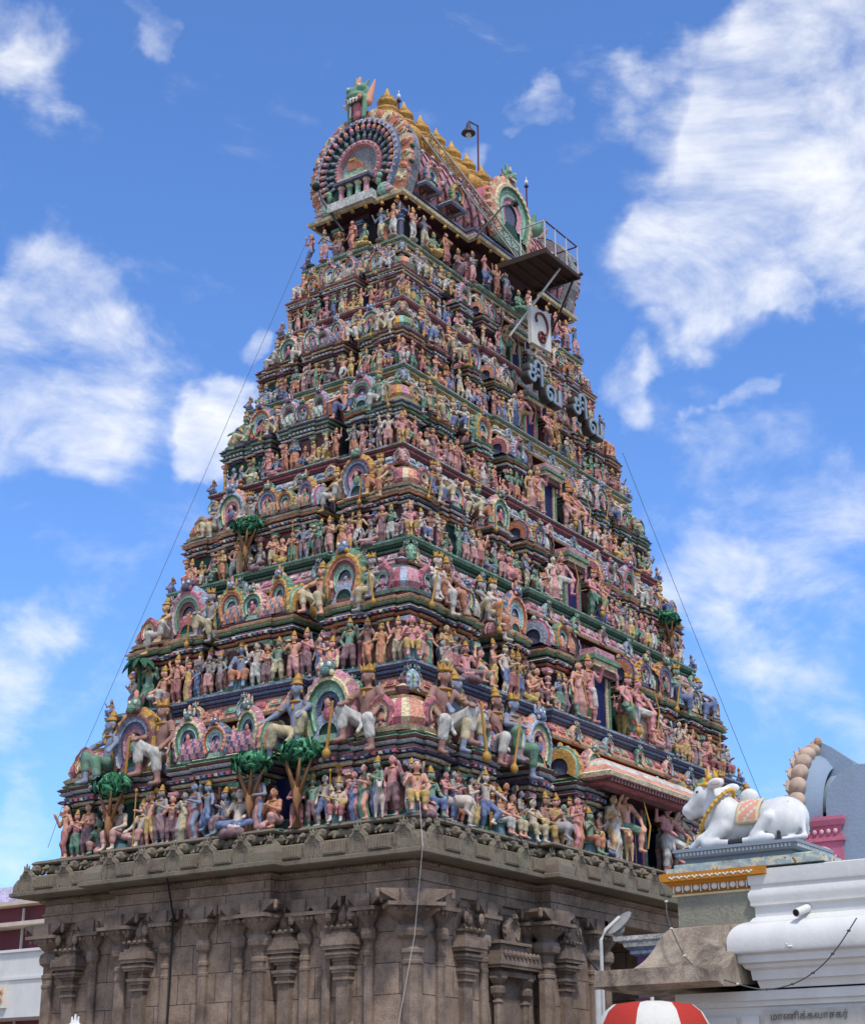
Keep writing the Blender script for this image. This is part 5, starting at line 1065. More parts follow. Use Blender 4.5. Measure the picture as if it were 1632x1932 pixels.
pb('rungs', ladm, rungs, ld)
lp = tag(empty('lamp_post', (1.55, 0, 27.6)), 'thin maroon lamp post with hooded bulb hanging from its bent arm above the roof', 'lamp post')
pb('pole', maroonm, lambda m_: m_.tube([(1.55, 0, 27.6), (1.55, 0, 30.62), (.98, -.05, 30.45), (.95, -.05, 30.35)], .03, P['grey']), lp)
def shade(m_): m_.lathe(.95, -.05, [(.22, 30.0, P['grey']), (.2, 30.05, P['grey']), (.08, 30.2, P['grey']), (.05, 30.36, P['grey']), (.02, 30.38, P['grey'])], 14)
pb('lamp_shade', dark, shade, lp); pb('bulb', steel, lambda m_: (m_.ell((.95, -.05, 29.95), (.09, .09, .1), P['white']), m_.ell((.95, -.05, 29.82), (.045, .045, .05), P['white'])), lp)
for nm, x, y, zb_, zt, lab in (('lightning_rod', -2.95, -.3, 27.3, 28.95, 'thin rod with white tip beside the left gable mask'), ('lightning_rod', 4.0, -.2, 27.2, 29.75, 'dark rod with white tip near the far right gable')):
    r_ = tag(empty(nm, (x, y, zb_)), lab, 'lightning rod', None); pb('pole', maroonm, lambda m_: m_.tube([(x, y, zb_), (x, y, zt)], .03, P['grey']), r_)
    pb('tip', white, lambda m_: (m_.ell((x, y, zt + .05), (.06, .06, .08), P['white']), m_.tube([(x, y, zt + .1), (x, y, zt + .25)], .012, P['white'])), r_)
    pb('insulator', dark, lambda m_: m_.ell((x, y, zt - .1), (.075, .075, .06), P['black']), r_)
sp = tag(empty('spotlight', (-4.65, .75, 24.6)), 'black spotlight on a bent arm at the left gable foot', 'spotlight')
pb('arm', dark, lambda m_: m_.tube([(-4.5, .35, 24.1), (-4.75, .9, 25.1), (-4.8, 1.0, 25.45)], .035, P['black']), sp); pb('lamp_head', blackm, lambda m_: m_.ell((-4.85, 1.05, 25.55), (.12, .12, .13), P['black']), sp)
sp = tag(empty('spotlight', (.0, -2.9, 25.6)), 'black spotlight clamped halfway up the lattice ladder', 'spotlight')
pb('arm', dark, lambda m_: m_.tube([(-1.5, -1.9, 24.6), (-.9, -2.4, 25.7), (-.5, -2.5, 25.95)], .03, P['black']), sp); pb('lamp_head', blackm, lambda m_: m_.ell((-.4, -2.5, 26.0), (.12, .1, .1), P['black']), sp)
# placard with the curled letter
sg = tag(empty('placard', (-.3, -3.15, 21.9)), 'white placard with a maroon curled Tamil letter under the platform', 'sign')
mb = MB(); mb.box(-.52, .46, -.06, .06, -.62, .62, P['white']); mb.build('board', sg, paint('sign_white', lin('#c4c2b8'), .6, .25, 3))
pts = [(-.24, .10), (-.29, .24), (-.22, .38), (-.04, .46), (.14, .40), (.26, .22), (.29, 0), (.22, -.16), (.10, -.22), (-.05, -.17), (-.16, -.27), (-.14, -.42), (-.02, -.50), (.12, -.46), (.15, -.35), (.06, -.29), (-.02, -.34), (.02, -.40)]
def smoothp(p, n=5):
    o = []
    for i in range(len(p) - 1):
        p0, p1, p2, p3 = [np.array(p[min(max(j, 0), len(p) - 1)], float) for j in (i - 1, i, i + 1, i + 2)]
        for q in range(n):
            t = q / n; o.append(.5 * ((2 * p1) + (-p0 + p2) * t + (2 * p0 - 5 * p1 + 4 * p2 - p3) * t * t + (-p0 + 3 * p1 - 3 * p2 + p3) * t ** 3))
    return o + [np.array(p[-1], float)]
mb = MB(); mb.tube([(p[0] - .03, -.09, p[1] + .03) for p in smoothp(pts)], .036, P['maroon'], 8); mb.build('letter', sg, paint('letter_maroon', lin('#6b2a30'), .5, .2, 5))
sg.rotation_euler = (0, 0, R(-6)); sg.scale = (.88, 1, .9)
mb = MB(); mb.box(-.5, .44, .0, .3, -.75, -.1, P['rose']); 
# channel letters
lb = paint('letter_pale_blue', lin('#7d8e9b'), .45, .2, 6, spec=.4)
for k, (x, ch, z_) in enumerate(((-.95, '\u0b9a\u0bbf', 20.25), (-.05, '\u0bb5', 20.0), (1.35, '\u0b9a\u0bbf', 20.15), (2.2, '\u0bb5', 19.85))):
    r_ = tag(empty('channel_letter', (x, -3.25, z_)), ['leftmost', 'second', 'third', 'rightmost'][k] + ' of four pale blue Tamil letters on dark backing across the tower', 'sign letter', 'Tamil sign letters across the tower')
    t_ = text_mesh(ch, .82, .09, 'backing', dark, r_, .035); t_.rotation_euler = (PI / 2, 0, 0); t_.location = (0, 0, 0)
    t_ = text_mesh(ch, .80, .02, 'letter_shape', lb, r_, .014); t_.rotation_euler = (PI / 2, 0, 0); t_.location = (0, -.12, 0)

# ------------------------------------------------------------------ cables
def cable(name, pts, r, mat, label, sag=0, n=14):
    if len(pts) == 2: a0_, b0_ = Vector(pts[0]), Vector(pts[1]); pts = [a0_.lerp(b0_, q / n) - Vector((0, 0, sag * 4 * (q / n) * (1 - q / n))) for q in range(n + 1)]
    m_ = MB(); m_.tube(pts, r, P['grey'], 5); o = m_.build(name, None, mat); tag(o, label, 'cable'); return o
cable('cable', [(-4.6, 1.45, 24.3), (-9.0, 4.15, 9.3), (-9.4, 4.4, 7.5)], .006, cablem, 'thin stay wire down the left outline of the tower')
cable('cable', [(4.95, -2.7, 20.2), (8.4, -5.7, 7.6)], .008, cablem, 'dark cable running down the right outline of the tower', .1)
cable('cable', [(-9.1, -5.5, 7.5), (-9.35, -5.75, 6.6), (-9.25, -5.5, 5.0), (-9.4, -5.2, 3.2)], .006, steel, 'thin pale cord hanging over the near corner of the stone eave')
cable('cable', [(-9.35, .62, 7.1), (-9.5, .62, 6.55), (-9.15, .72, 5.8), (-9.05, .80, 4.5), (-9.05, .86, 1)], .022, blackm, 'black cable hanging down the left stone wall')
cable('cable', [(-4.2, -6.0, 5.7), (-4.0, -6.1, 5.0), (-3.4, -6.2, 4.55), (-2.4, -6.3, 4.5), (-1.6, -6.4, 4.9), (-1.3, -6.4, 5.3)], .02, cablem, 'looping grey cable across the stone wall beside the gateway')
for k in range(3): cable('cable', [(-30, 45, 9.5 + k * .5), (40, 33, 11.8 + k * .55)], .02, cablem, ['lowest', 'middle', 'topmost'][k] + ' overhead wire at the far left behind the tower', .3)

# ------------------------------------------------------------------ white mandapam, stone eave, gilt cornice, plinth
md = tag(empty('shrine_pavilion', (-19.6, -16.9, 0)), 'white plastered pavilion wall with bulging mouldings and mossy stone eave at right', 'pavilion')
def q_(name, mat, fn, smooth=False, autos=None): m_ = MB(); m_.M = Matrix.Translation(-md.location); fn(m_); return m_.build(name, md, mat, autos=autos)
W = P['white']; OUT = [(-19.6, -21.5), (-15, -21.5), (-15, -16.94), (-19.6, -16.94)]
def curve(pr, n=8): return smoothp(pr, n)
prof = [(.0, 2.86), (.02, 2.93), (.05, 2.935), (.06, 3.02), (.10, 3.04), (.115, 3.07), (.15, 3.085), (.16, 3.15)] + [(o, z) for o, z in [(.205, 3.17), (.215, 3.19), (.215, 3.27)]] + [(.2 * math.cos(t) + .015, 3.27 + .2 * math.sin(t)) for t in [R(q) for q in range(10, 85, 9)]] + [(.02, 3.50), (.0, 3.51), (.0, 3.60), (.03, 3.615), (.03, 3.65), (.045, 3.69), (.045, 3.73), (.02, 3.77), (.02, 3.80), (.035, 3.81), (.04, 3.83), (.04, 3.95), (.0, 3.965)]
q_('moulded_wall', white, lambda m_: m_.ring(OUT, [(o, z, W) for o, z in prof]), autos=35)
def lower(m_):
    m_.ring([(-19.52, -21.5), (-15, -21.5), (-15, -16.10), (-19.52, -16.10)], [(0, 0, W), (0, 2.70, W), (.03, 2.71, W), (.03, 2.75, W), (.06, 2.76, W), (.06, 2.845, W), (-.1, 2.855, W)])
    m_.box(-19.56, -19.5, -21.4, -18.12, 1.2, 2.6, W); 
    for y0, y1 in ((-16.65, -16.14), (-16.88, -16.7)): m_.box(-19.545, -19.5, y0, y1, .5, 2.62, W)
q_('lower_wall', white, lower)
pan = paint('inscribed_stone', lin('#b9b5ab'), .8, .35, 5); q_('inscription_panel', pan, lambda m_: m_.box(-19.56, -19.5, -17.98, -16.93, 1.6, 2.67, W))
t_ = text_mesh('\u0bae\u0bbe\u0ba3\u0bbf\u0b95\u0bcd\u0b95\u0bb5\u0bbe\u0b9a\u0b95\u0bb0\u0bcd', .085, .003, 'inscription', paint('inscription_ink', lin('#77736b'), .8, .2, 8), md)
t_.rotation_euler = (PI / 2, 0, -PI / 2); t_.location = Vector((-19.566, -17.38, 2.605)) - md.location
mt, nodes, links, b = newmat('mossy_granite', .95, .1); g = nodes.new('ShaderNodeNewGeometry')
nA = nodes.new('ShaderNodeTexNoise'); nA.inputs['Scale'].default_value = 3.5; nA.inputs['Detail'].default_value = 10; nA.inputs['Roughness'].default_value = .7; nA.inputs['Distortion'].default_value = .6; links.new(g.outputs['Position'], nA.inputs['Vector'])
nB = nodes.new('ShaderNodeTexNoise'); nB.inputs['Scale'].default_value = 70; nB.inputs['Detail'].default_value = 5; nB.inputs['Roughness'].default_value = .8; links.new(g.outputs['Position'], nB.inputs['Vector'])
cr = nodes.new('ShaderNodeValToRGB'); cr.color_ramp.elements[0].position = .32; cr.color_ramp.elements[0].color = (*lin('#564e47'), 1); cr.color_ramp.elements[1].position = .66; cr.color_ramp.elements[1].color = (*lin('#b8a793'), 1)
e_ = cr.color_ramp.elements.new(.45); e_.color = (*lin('#8c7e70'), 1); e_ = cr.color_ramp.elements.new(.54); e_.color = (*lin('#a19483'), 1); links.new(nA.outputs['Fac'], cr.inputs[0])
mo = nodes.new('ShaderNodeMixRGB'); mo.blend_type = 'OVERLAY'; mo.inputs[0].default_value = .9; links.new(cr.outputs[0], mo.inputs[1]); links.new(nB.outputs['Fac'], mo.inputs[2]); links.new(mo.outputs[0], b.inputs['Base Color'])
bp = nodes.new('ShaderNodeBump'); bp.inputs['Strength'].default_value = .8; bp.inputs['Distance'].default_value = .02; links.new(nB.outputs['Fac'], bp.inputs['Height']); links.new(bp.outputs[0], b.inputs['Normal'])
def eave(m_):
    top = smoothp([(.0, 3.47), (.07, 3.45), (.13, 3.38), (.19, 3.26), (.27, 3.14), (.38, 3.05), (.50, 3.02), (.61, 3.05)], 4)
    und = [(.62, 2.90), (.5, 2.86), (.3, 2.87), (.1, 2.90), (-.2, 2.92)]
    sec = [tuple(p) for p in top] + und; vs = []; n_ = len(sec)
    st_ = [lambda d: (-19.58 - d, -16.80), lambda d: (-19.58 - d, -16.45), lambda d: (-19.58 - d, -16.12 + d), lambda d: (-18.8, -16.12 + d), lambda d: (-18.1, -16.12 + d)]
    for f in st_:
        for (d, z) in sec: x, y = f(d); vs.append((x, y, z))
    fs = [(k * n_ + i, k * n_ + i + 1, (k + 1) * n_ + i + 1, (k + 1) * n_ + i) for k in range(len(st_) - 1) for i in range(n_ - 1)] + [tuple(range(n_)), tuple(reversed([(len(st_) - 1) * n_ + i for i in range(n_)]))]
    m_.add(vs, fs, P['grey'])
q_('stone_eave', mt, eave, autos=30)
q_('stone_block', stone_mat('green_grey_stone', lin('#8f8a7c'), lin('#7f786a'), lin('#565048'), lin('#8c8c7c'), False), lambda m_: (m_.ring([(-19.58, -17.1), (-18.1, -17.1), (-18.1, -16.12), (-19.58, -16.12)], [(0, 3.35, W), (0, 3.78, W)]),))
ochre = paint('ochre_paint', lin('#c07d28'), .7, .3, 6)
def gold(m_):
    o = [(-19.56, -16.98), (-18.1, -16.98), (-18.1, -16.10), (-19.56, -16.10)]
    m_.ring(o, [(0, 3.76, P['cream']), (.03, 3.765, P['cream']), (.03, 3.785, P['cream']), (.01, 3.79, lin('#b87a2a')), (.02, 3.83, lin('#b87a2a')), (.05, 3.87, lin('#b87a2a')), (.06, 3.875, lin('#b87a2a')), (.085, 3.90, lin('#b87a2a')), (.12, 3.905, lin('#b87a2a')), (.12, 3.98, lin('#b87a2a')), (-.05, 3.985, lin('#b87a2a'))], bottom=True)
def goldorn(m_):
    for q in range(9):
        y = -16.92 + q * .097; m_.ell((-19.60, y, 3.838), (.02, .034, .030), W, 8, 6)
        m_.box(-19.61, -19.58, y + .043, y + .053, 3.80, 3.865, W)
    for q in range(11):
        y = -16.94 + q * .082
        for e in (-1, 0, 1): m_.ell((-19.682, y + e * .022, 3.94 + (0 if e else -.012)), (.006, .016, .010), W, 6, 4)
    for q in range(14):
        x = -19.52 + q * .097; m_.ell((x, -16.075, 3.838), (.034, .02, .030), W, 8, 6)
q_('gilt_cornice', MATS['canvas'], lambda m_: (gold(m_), goldorn(m_)))
peel, nodes, links, b = newmat('peeling_paint', .8, .2); g = nodes.new('ShaderNodeNewGeometry'); nA = nodes.new('ShaderNodeTexNoise'); nA.inputs['Scale'].default_value = 9; nA.inputs['Detail'].default_value = 8; nA.inputs['Roughness'].default_value = .65; links.new(g.outputs['Position'], nA.inputs['Vector'])
cr = nodes.new('ShaderNodeValToRGB'); cr.color_ramp.interpolation = 'CONSTANT'
for p_, c_ in ((0, '#8d8878'), (.42, '#93a3a4'), (.50, '#a9b3ae'), (.55, '#c6bd9e'), (.61, '#6f5c48')):
    if p_ == 0: cr.color_ramp.elements[0].color = (*lin(c_), 1)
    elif p_ == .42: cr.color_ramp.elements[1].position = .42; cr.color_ramp.elements[1].color = (*lin(c_), 1)
    else: e_ = cr.color_ramp.elements.new(p_); e_.color = (*lin(c_), 1)
links.new(nA.outputs['Fac'], cr.inputs[0]); links.new(cr.outputs[0], b.inputs['Base Color'])
q_('peeling_slab', peel, lambda m_: m_.ring([(-19.58, -17.62), (-18.5, -17.62), (-18.5, -16.1), (-19.58, -16.1)], [(.0, 3.975, W), (.06, 3.98, W), (.06, 4.03, W), (.0, 4.035, W), (.0, 4.07, W), (-.05, 4.09, W)]))
greyb = paint('blue_grey_paint', lin('#7f8b98'), .7, .35, 7, (.25, .24, .2))
nd = tag(empty('bull_plinth', (-19.1, -16.75, 4.08)), 'blue grey painted slab with dentil band carrying the white bull', 'plinth')
m_ = MB(); m_.ring([(-.46, -.6), (.36, -.6), (.36, .58), (-.46, .58)], [(-.03, .0, W), (-.03, .04, W), (0.02, .05, W), (.04, .07, W), (.04, .10, W), (.06, .105, W), (.06, .135, W), (.03, .14, W)]); m_.build('slab', nd, greyb)
m_ = MB()
for q in range(30): m_.box(-.506, -.49, -.6 + q * .04, -.6 + q * .04 + .02, .068, .098, W)
for q in range(22): m_.box(-.46 + q * .04, -.46 + q * .04 + .02, -.656, -.63, .068, .098, W)
m_.build('dentil_band', nd, paint('dentil_pale', lin('#b9c0c2'), .7, .3, 7))
sp = tag(empty('drain_spout', (-19.62, -17.45, 3.53)), 'white drain pipe poking out of the white moulded wall', 'pipe')
m_ = MB(); pth = [(.02, -.02, .03), (-.17, .02, -.03)]; m_.tube(pth, .038, W, 16); m_.build('pipe', sp, white, autos=40); m_ = MB(); m_.tube([(-.165, .0188, -.0285), (-.174, .021, -.0315)], .031, P['black'], 16); m_.build('mouth', sp, blackm)
m_ = MB(); m_.M = Matrix.Translation((-19.83, -17.36, 3.2)); m_.ell((0, 0, 0), (.015, .03, .012), W); m_.ell((0, .03, .02), (.01, .012, .01), W); o = m_.build('wall_hook', None, white); tag(o, 'tiny white hook fixed below the drain pipe', 'hook')
# string of lamps
lt = [(-19.75, -15.98, 3.97), (-19.72, -16.06, 3.78), (-19.85, -16.14, 3.55), (-20.0, -16.3, 3.3), (-20.15, -16.5, 3.08), (-20.12, -16.72, 2.95), (-19.95, -16.98, 2.85), (-19.85, -17.15, 2.83), (-19.82, -17.4, 2.88), (-19.85, -17.65, 3.0), (-19.88, -17.85, 3.17), (-19.9, -18.05, 3.4)]
ls = tag(empty('string_light', lt[0]), 'string of small bulbs on a dark wire drooping across the eave and white wall', 'string light')
sm = smoothp(lt, 6); m_ = MB(); m_.M = Matrix.Translation(-ls.location); m_.tube([tuple(p) for p in sm], .006, P['grey'], 5); m_.build('wire', ls, cablem)
for q in (8, 15, 22, 28, 34, 41, 47, 52, 58, 63):
    m_ = MB(); m_.M = Matrix.Translation(-ls.location); p = sm[q]; m_.ell(tuple(p), (.012, .02, .012), W, 7, 5); m_.build('bulb', ls, paint('bulb_cream', lin('#cfc6ac'), .3, .1, 9) if q < 35 else cablem)

# ------------------------------------------------------------------ reclining white bull
BL = dict(
 body=[('e', (-.30, 0, .26), (.31, .20, .22)), ('e', (-.02, 0, .27), (.27, .18, .20)), ('e', (.22, 0, .26), (.19, .155, .21)), ('e', (-.40, 0, .27), (.23, .21, .22)), ('c', (.18, 0, .32), (.34, 0, .54), .19, .125), ('c', (.33, 0, .22), (.37, 0, .42), .13, .11),
   ('e', (-.03, 0, .52), (.10, .075, .095)), ('c', (-.03, 0, .42), (-.03, 0, .48), .09, .07), ('e', (.42, 0, .60), (.155, .115, .13)), ('c', (.46, 0, .58), (.62, 0, .47), .105, .072), ('e', (.645, 0, .455), (.065, .072, .056)), ('c', (.52, 0, .44), (.625, 0, .40), .055, .042),
   ('c', (.44, .02, .42), (.42, .0, .30), .03, .02), ('c', (.40, 0, .44), (.44, 0, .26), .05, .03), ('e', (.44, .075, .60), (.035, .02, .028)), ('e', (.44, -.075, .60), (.035, .02, .028)),
   ('c', (.34, .11, .655), (.29, .17, .66), .03, .04), ('e', (.235, .20, .675), (.085, .035, .055)), ('c', (.34, -.11, .655), (.29, -.17, .66), .03, .04), ('e', (.235, -.20, .675), (.085, .035, .055)),
   ('c', (.20, .13, .22), (.38, .20, .07), .085, .05), ('c', (.38, .20, .065), (.12, .23, .045), .048, .034), ('c', (.24, -.12, .20), (.44, -.18, .16), .08, .05), ('c', (.44, -.18, .15), (.58, -.18, .04), .045, .032), ('c', (.25, .1, .24), (.46, .14, .12), .07, .045), ('c', (.46, .14, .12), (.60, .12, .035), .042, .03),
   ('e', (-.40, .14, .20), (.19, .11, .17)), ('c', (-.30, .22, .26), (-.16, .24, .10), .07, .05), ('c', (-.16, .24, .09), (-.30, .27, .055), .045, .038), ('c', (-.34, .27, .05), (-.02, .27, .045), .036, .030), ('c', (-.58, .06, .30), (-.62, .10, .06), .03, .02), ('c', (-.62, .10, .06), (-.45, .25, .03), .022, .02),
   ('e', (-.40, -.14, .18), (.18, .1, .15))],
 hoof=[('c', (.11, .23, .045), (.06, .23, .035), .037, .04)], hoof2=[('c', (-.03, .27, .045), (.03, .27, .035), .034, .038)], hoof3=[('c', (.595, .12, .035), (.645, .115, .025), .034, .034)],
 collar=[('c', (.335 - .105 * math.cos(t) * .9, .175 * math.sin(t) * (1.0 if True else 1), .42 + .155 * math.cos(t)), (.335 - .105 * math.cos(t + .3) * .9, .175 * math.sin(t + .3), .42 + .155 * math.cos(t + .3)), .019, .019) for t in [q * .3 for q in range(21)]],
)
nb_ = tag(empty('bull_statue', (-19.22, -16.76, 4.22), PI / 2), 'large white reclining bull statue with gold collar on a painted plinth', 'bull statue')
nb_.scale = (1.0, .9, .97)
bw3, nodes, links, b = newmat('bull_white', .5, .3); c = nodes.new('ShaderNodeRGB'); c.outputs[0].default_value = (*lin('#d3d3d0'), 1); mx = weather(bw3, nodes, links, b, c.outputs[0], .6, 5, (.33, .33, .31), .05)
n5 = nodes.new('ShaderNodeTexNoise'); n5.inputs['Scale'].default_value = 17; n5.inputs['Detail'].default_value = 3; g = nodes.new('ShaderNodeNewGeometry'); links.new(g.outputs['Position'], n5.inputs['Vector']); r5 = nodes.new('ShaderNodeMapRange'); r5.inputs['From Min'].default_value = .715; r5.inputs['From Max'].default_value = .73; links.new(n5.outputs['Fac'], r5.inputs['Value'])
m5 = nodes.new('ShaderNodeMixRGB'); links.new(r5.outputs[0], m5.inputs[0]); links.new(mx.outputs[0], m5.inputs[1]); m5.inputs[2].default_value = (*lin('#8a7458'), 1); links.new(m5.outputs[0], b.inputs['Base Color'])
def bo(nm, pr, mat, h=.012, k=.03, nme=None): return link(D.objects.new(nme or nm, smesh(nm, sculpt(pr, h, k), [mat])), nb_)
bo('body', BL['body'], bw3, .0085, .035)
for k in ('hoof', 'hoof2', 'hoof3'): bo('hoof', BL[k], paint('hoof_black', lin('#2a2a2b'), .6, .3, 9), .007, .01)
gb = paint('gold_paint', lin('#c89a3a'), .5, .3, 12)
cp_ = []
for q in range(26):
    t = 2 * PI * q / 26; c_, s_ = math.cos(t), math.sin(t); cp_.append((.325 - .17 * c_, .19 * s_, .42 + .20 * c_))
bo('collar', [('c', cp_[q], cp_[(q + 1) % 26], .016, .016) for q in range(26)] + [('e', p, (.024, .024, .024)) for p in cp_], gb, .006, .004)
bo('pendant', [('c', cp_[13], (cp_[13][0] + .05, 0, cp_[13][2] - .06), .03, .045)], gb, .008, .01)
for e, nm in ((1, 'horn'), (-1, 'horn')): bo(nm, [('c', (.38, e * .06, .70), (.36, e * .085, .76), .036, .028), ('c', (.36, e * .085, .76), (.37, e * .075, .85), .028, .009)], gb if e > 0 else MATS['hoof_black'], .007, .01)
bo('horn_tip', [('c', (.36, -.08, .80), (.37, -.075, .87), .03, .009)], gb, .007, .01)
bo('forehead_band', [('c', (.39, .11, .69), (.49, .04, .70), .02, .02), ('c', (.49, .04, .70), (.49, -.04, .70), .02, .02), ('c', (.39, .11, .69), (.37, .05, .73), .02, .02), ('c', (.46, 0, .71), (.43, 0, .77), .024, .014)], gb, .007, .01)
for e in (1, -1):
    bo('eye', [('e', (.49, e * .108, .625), (.019, .009, .012))], paint('eye_brown', lin('#5a3a36'), .3, .1, 9), .004, .005); bo('inner_ear', [('e', (.235, e * .232, .675), (.055, .012, .032))], paint('ear_pink', lin('#c9b3ae'), .7, .2, 9), .006, .01)
bo('nostril', [('e', (.69, .032, .478), (.020, .024, .018)), ('e', (.702, 0, .47), (.012, .04, .018)), ('e', (.69, -.032, .478), (.020, .024, .018))], MATS['hoof_black'], .005, .01)
m_ = MB(); vs = []
for i in range(9):
    for j in range(11):
        x = -.22 + .25 * i / 8 - .0; th = R(12 + 88 * j / 10); vs.append((x + .03 * (j / 10), .202 * math.sin(th) + .004, .26 + .226 * math.cos(th)))
fs = [(i * 11 + j, (i + 1) * 11 + j, (i + 1) * 11 + j + 1, i * 11 + j + 1) for i in range(8) for j in range(10)]
m_.add(vs, fs, [P['cream'] if (i in (0, 7) or j in (0, 9)) else (P['peach'] if (i * 3 + j * 5) % 4 else P['pale']) for i in range(8) for j in range(10)]); sc_ = m_.build('saddle_cloth', nb_, MATS['canvas'], True)
sm_ = sc_.modifiers.new('thickness', 'SOLIDIFY'); sm_.thickness = .012; sm_.offset = 1
m_ = MB(); m_.M = Matrix.Translation((-19.56, -17.22, 4.21)); m_.box(-.02, .02, -.02, .02, 0, .075, P['black'], .004); m_.ell((0, 0, .085), (.02, .02, .02), P['black']); o = m_.build('oil_lamp', None, dark); tag(o, 'little black oil lamp on the plinth edge by the bull', 'oil lamp')

# ------------------------------------------------------------------ blue grey shrine roof behind the pavilion
sh = tag(empty('shrine_roof', (-16, -16.6, 4.5)), 'blue grey barrel roof of a small shrine with peach feather rim behind the bull', 'shrine')
bg_ = paint('slate_blue', lin('#8494a6'), .8, .4, 3, (.2, .22, .25)); pk = paint('pink_paint', lin('#c06b83'), .7, .3, 5)
def sh_(name, mat, fn, autos=None): m_ = MB(); m_.M = Matrix.Translation(-sh.location); fn(m_); return m_.build(name, sh, mat, autos=autos)
def gplate(m_):     # horseshoe gable facing +y, seen edge-on from behind
    n_ = 30; sec = [(-16.30, .40), (-16.22, .50), (-16.12, .56), (-16.05, .62), (-16.02, .50), (-16.02, .1)]; vs = []
    for i in range(n_ + 1):
        t = R(-40) + R(260) * i / n_
        for (y, r) in sec: vs.append((-15.7 + r * .95 * math.cos(t), y - .10 * math.sin(t) * .6, 5.22 + r * (1.15 if math.sin(t) > 0 else 1) * math.sin(t)))
    m_.add(vs, [(i * 6 + j, i * 6 + j + 1, (i + 1) * 6 + j + 1, (i + 1) * 6 + j) for i in range(n_) for j in range(5)], P['grey'])
sh_('gable', bg_, gplate, 40)
for q in range(17):
    t = R(-28) + R(236) * q / 16; c_ = Vector((-15.7 + .585 * .95 * math.cos(t), -16.04 - .06 * math.sin(t), 5.22 + .585 * (1.15 if math.sin(t) > 0 else 1) * math.sin(t))) - sh.location
    pr_ = [('e', (0, 0, -.01), (.115, .11, .085)), ('e', (0, -.03, .03), (.10, .10, .08)), ('c', (0, .10, .03), (0, .135, .10), .02, .006)] + [('c', (-.08 + .04 * k, .09, -.07), (-.06 + .03 * k, .10, .06), .018, .014) for k in range(5)]
    o = link(D.objects.new('feather', FEA if q else smesh('feather', sculpt(pr_, .01, .015), [paint('feather_peach', lin('#b8a08c'), .85, .55, 9)])), sh); FEA = o.data
    o.location = c_; o.rotation_euler = (0, -(t - PI / 2), 0)
def vault(m_):
    for (x0, x1, r, zc_) in ((-16.05, -14.6, .46, 5.16),):
        n_ = 24; vs = []
        for x in (x0, x1):
            for i in range(n_ + 1): t = PI * i / n_; vs.append((x, -16.78 - r * math.cos(t), zc_ + r * math.sin(t)))
            vs += [(x, -16.78 + r, 4.1), (x, -16.78 - r, 4.1)]
        m_2 = n_ + 3; m_.add(vs, [(i, i + 1, m_2 + i + 1, m_2 + i) for i in range(m_2 - 1)] + [tuple(reversed(range(m_2)))], P['grey'])
    n_ = 20; vs = []
    for y in (-16.2, -16.9):
        for i in range(n_ + 1): t = R(-20) + R(220) * i / n_; vs.append((-15.6 - .38 * math.cos(t), y, 5.25 + .38 * math.sin(t)))
    m_.add(vs, [(i, i + 1, n_ + 2 + i, n_ + 1 + i) for i in range(n_)], P['grey'])
sh_('vault', bg_, vault, 40)
sh_('crest', bg_, lambda m_: m_.add([(-15.8, -16.1, 5.75), (-15.8, -16.22, 6.0), (-15.8, -16.35, 5.92), (-15.8, -16.6, 5.72), (-15.8, -16.62, 5.5), (-15.8, -16.1, 5.5), (-15.6, -16.1, 5.75), (-15.6, -16.22, 6.0), (-15.6, -16.35, 5.92), (-15.6, -16.6, 5.72), (-15.6, -16.62, 5.5), (-15.6, -16.1, 5.5)],
    [(0, 1, 2, 3, 4, 5), (11, 10, 9, 8, 7, 6), (0, 6, 7, 1), (1, 7, 8, 2), (2, 8, 9, 3), (3, 9, 10, 4)], P['grey']))
sh_('crest_flames', paint('flame_orange', lin('#b08a70'), .8, .4, 6), lambda m_: (m_.ell((-15.82, -16.14, 5.93), (.05, .06, .09), P['orange']), m_.ell((-15.82, -16.2, 6.0), (.05, .05, .06), P['orange']), m_.ell((-15.82, -16.08, 5.8), (.04, .03, .07), P['green']), m_.ell((-15.9, -15.93, 4.85), (.05, .05, .07), P['rose'])))
sh_('pedestal', pk, lambda m_: (m_.ring([(-16.1, -16.5), (-15.0, -16.5), (-15.0, -16.02), (-16.1, -16.02)], [(-.02, 4.0, W), (0, 4.75, W), (.03, 4.76, W), (.03, 4.80, W), (-.01, 4.81, W), (.0, 4.93, W), (.03, 4.94, W), (.05, 5.0, W), (.05, 5.04, W), (0, 5.05, W)]),))
sh_('scrollwork', paint('pale_pink', lin('#d9a9b4'), .7, .3, 6), lambda m_: (m_.tube([(-16.12, -16.27 + .16 * math.cos(t) * (1 - t / 9), 4.58 + .13 * math.sin(t) * (1 - t / 9)) for t in [q * .35 for q in range(20)]], .02, W, 6), m_.tube([(-16.12, -16.08, 4.4), (-16.12, -16.2, 4.35), (-16.12, -16.38, 4.45), (-16.12, -16.42, 4.6)], .016, W, 6), [m_.ell((-16.12, -16.1 - .085 * q, 4.87), (.02, .028, .03), W, 8, 5) for q in range(5)], [m_.ell((-16.12, -16.36 + dx, 4.32 + dz), (.015, .022, .022), W, 6, 5) for dx, dz in ((0, 0), (-.05, .03), (-.03, .08), (.04, -.04))]))

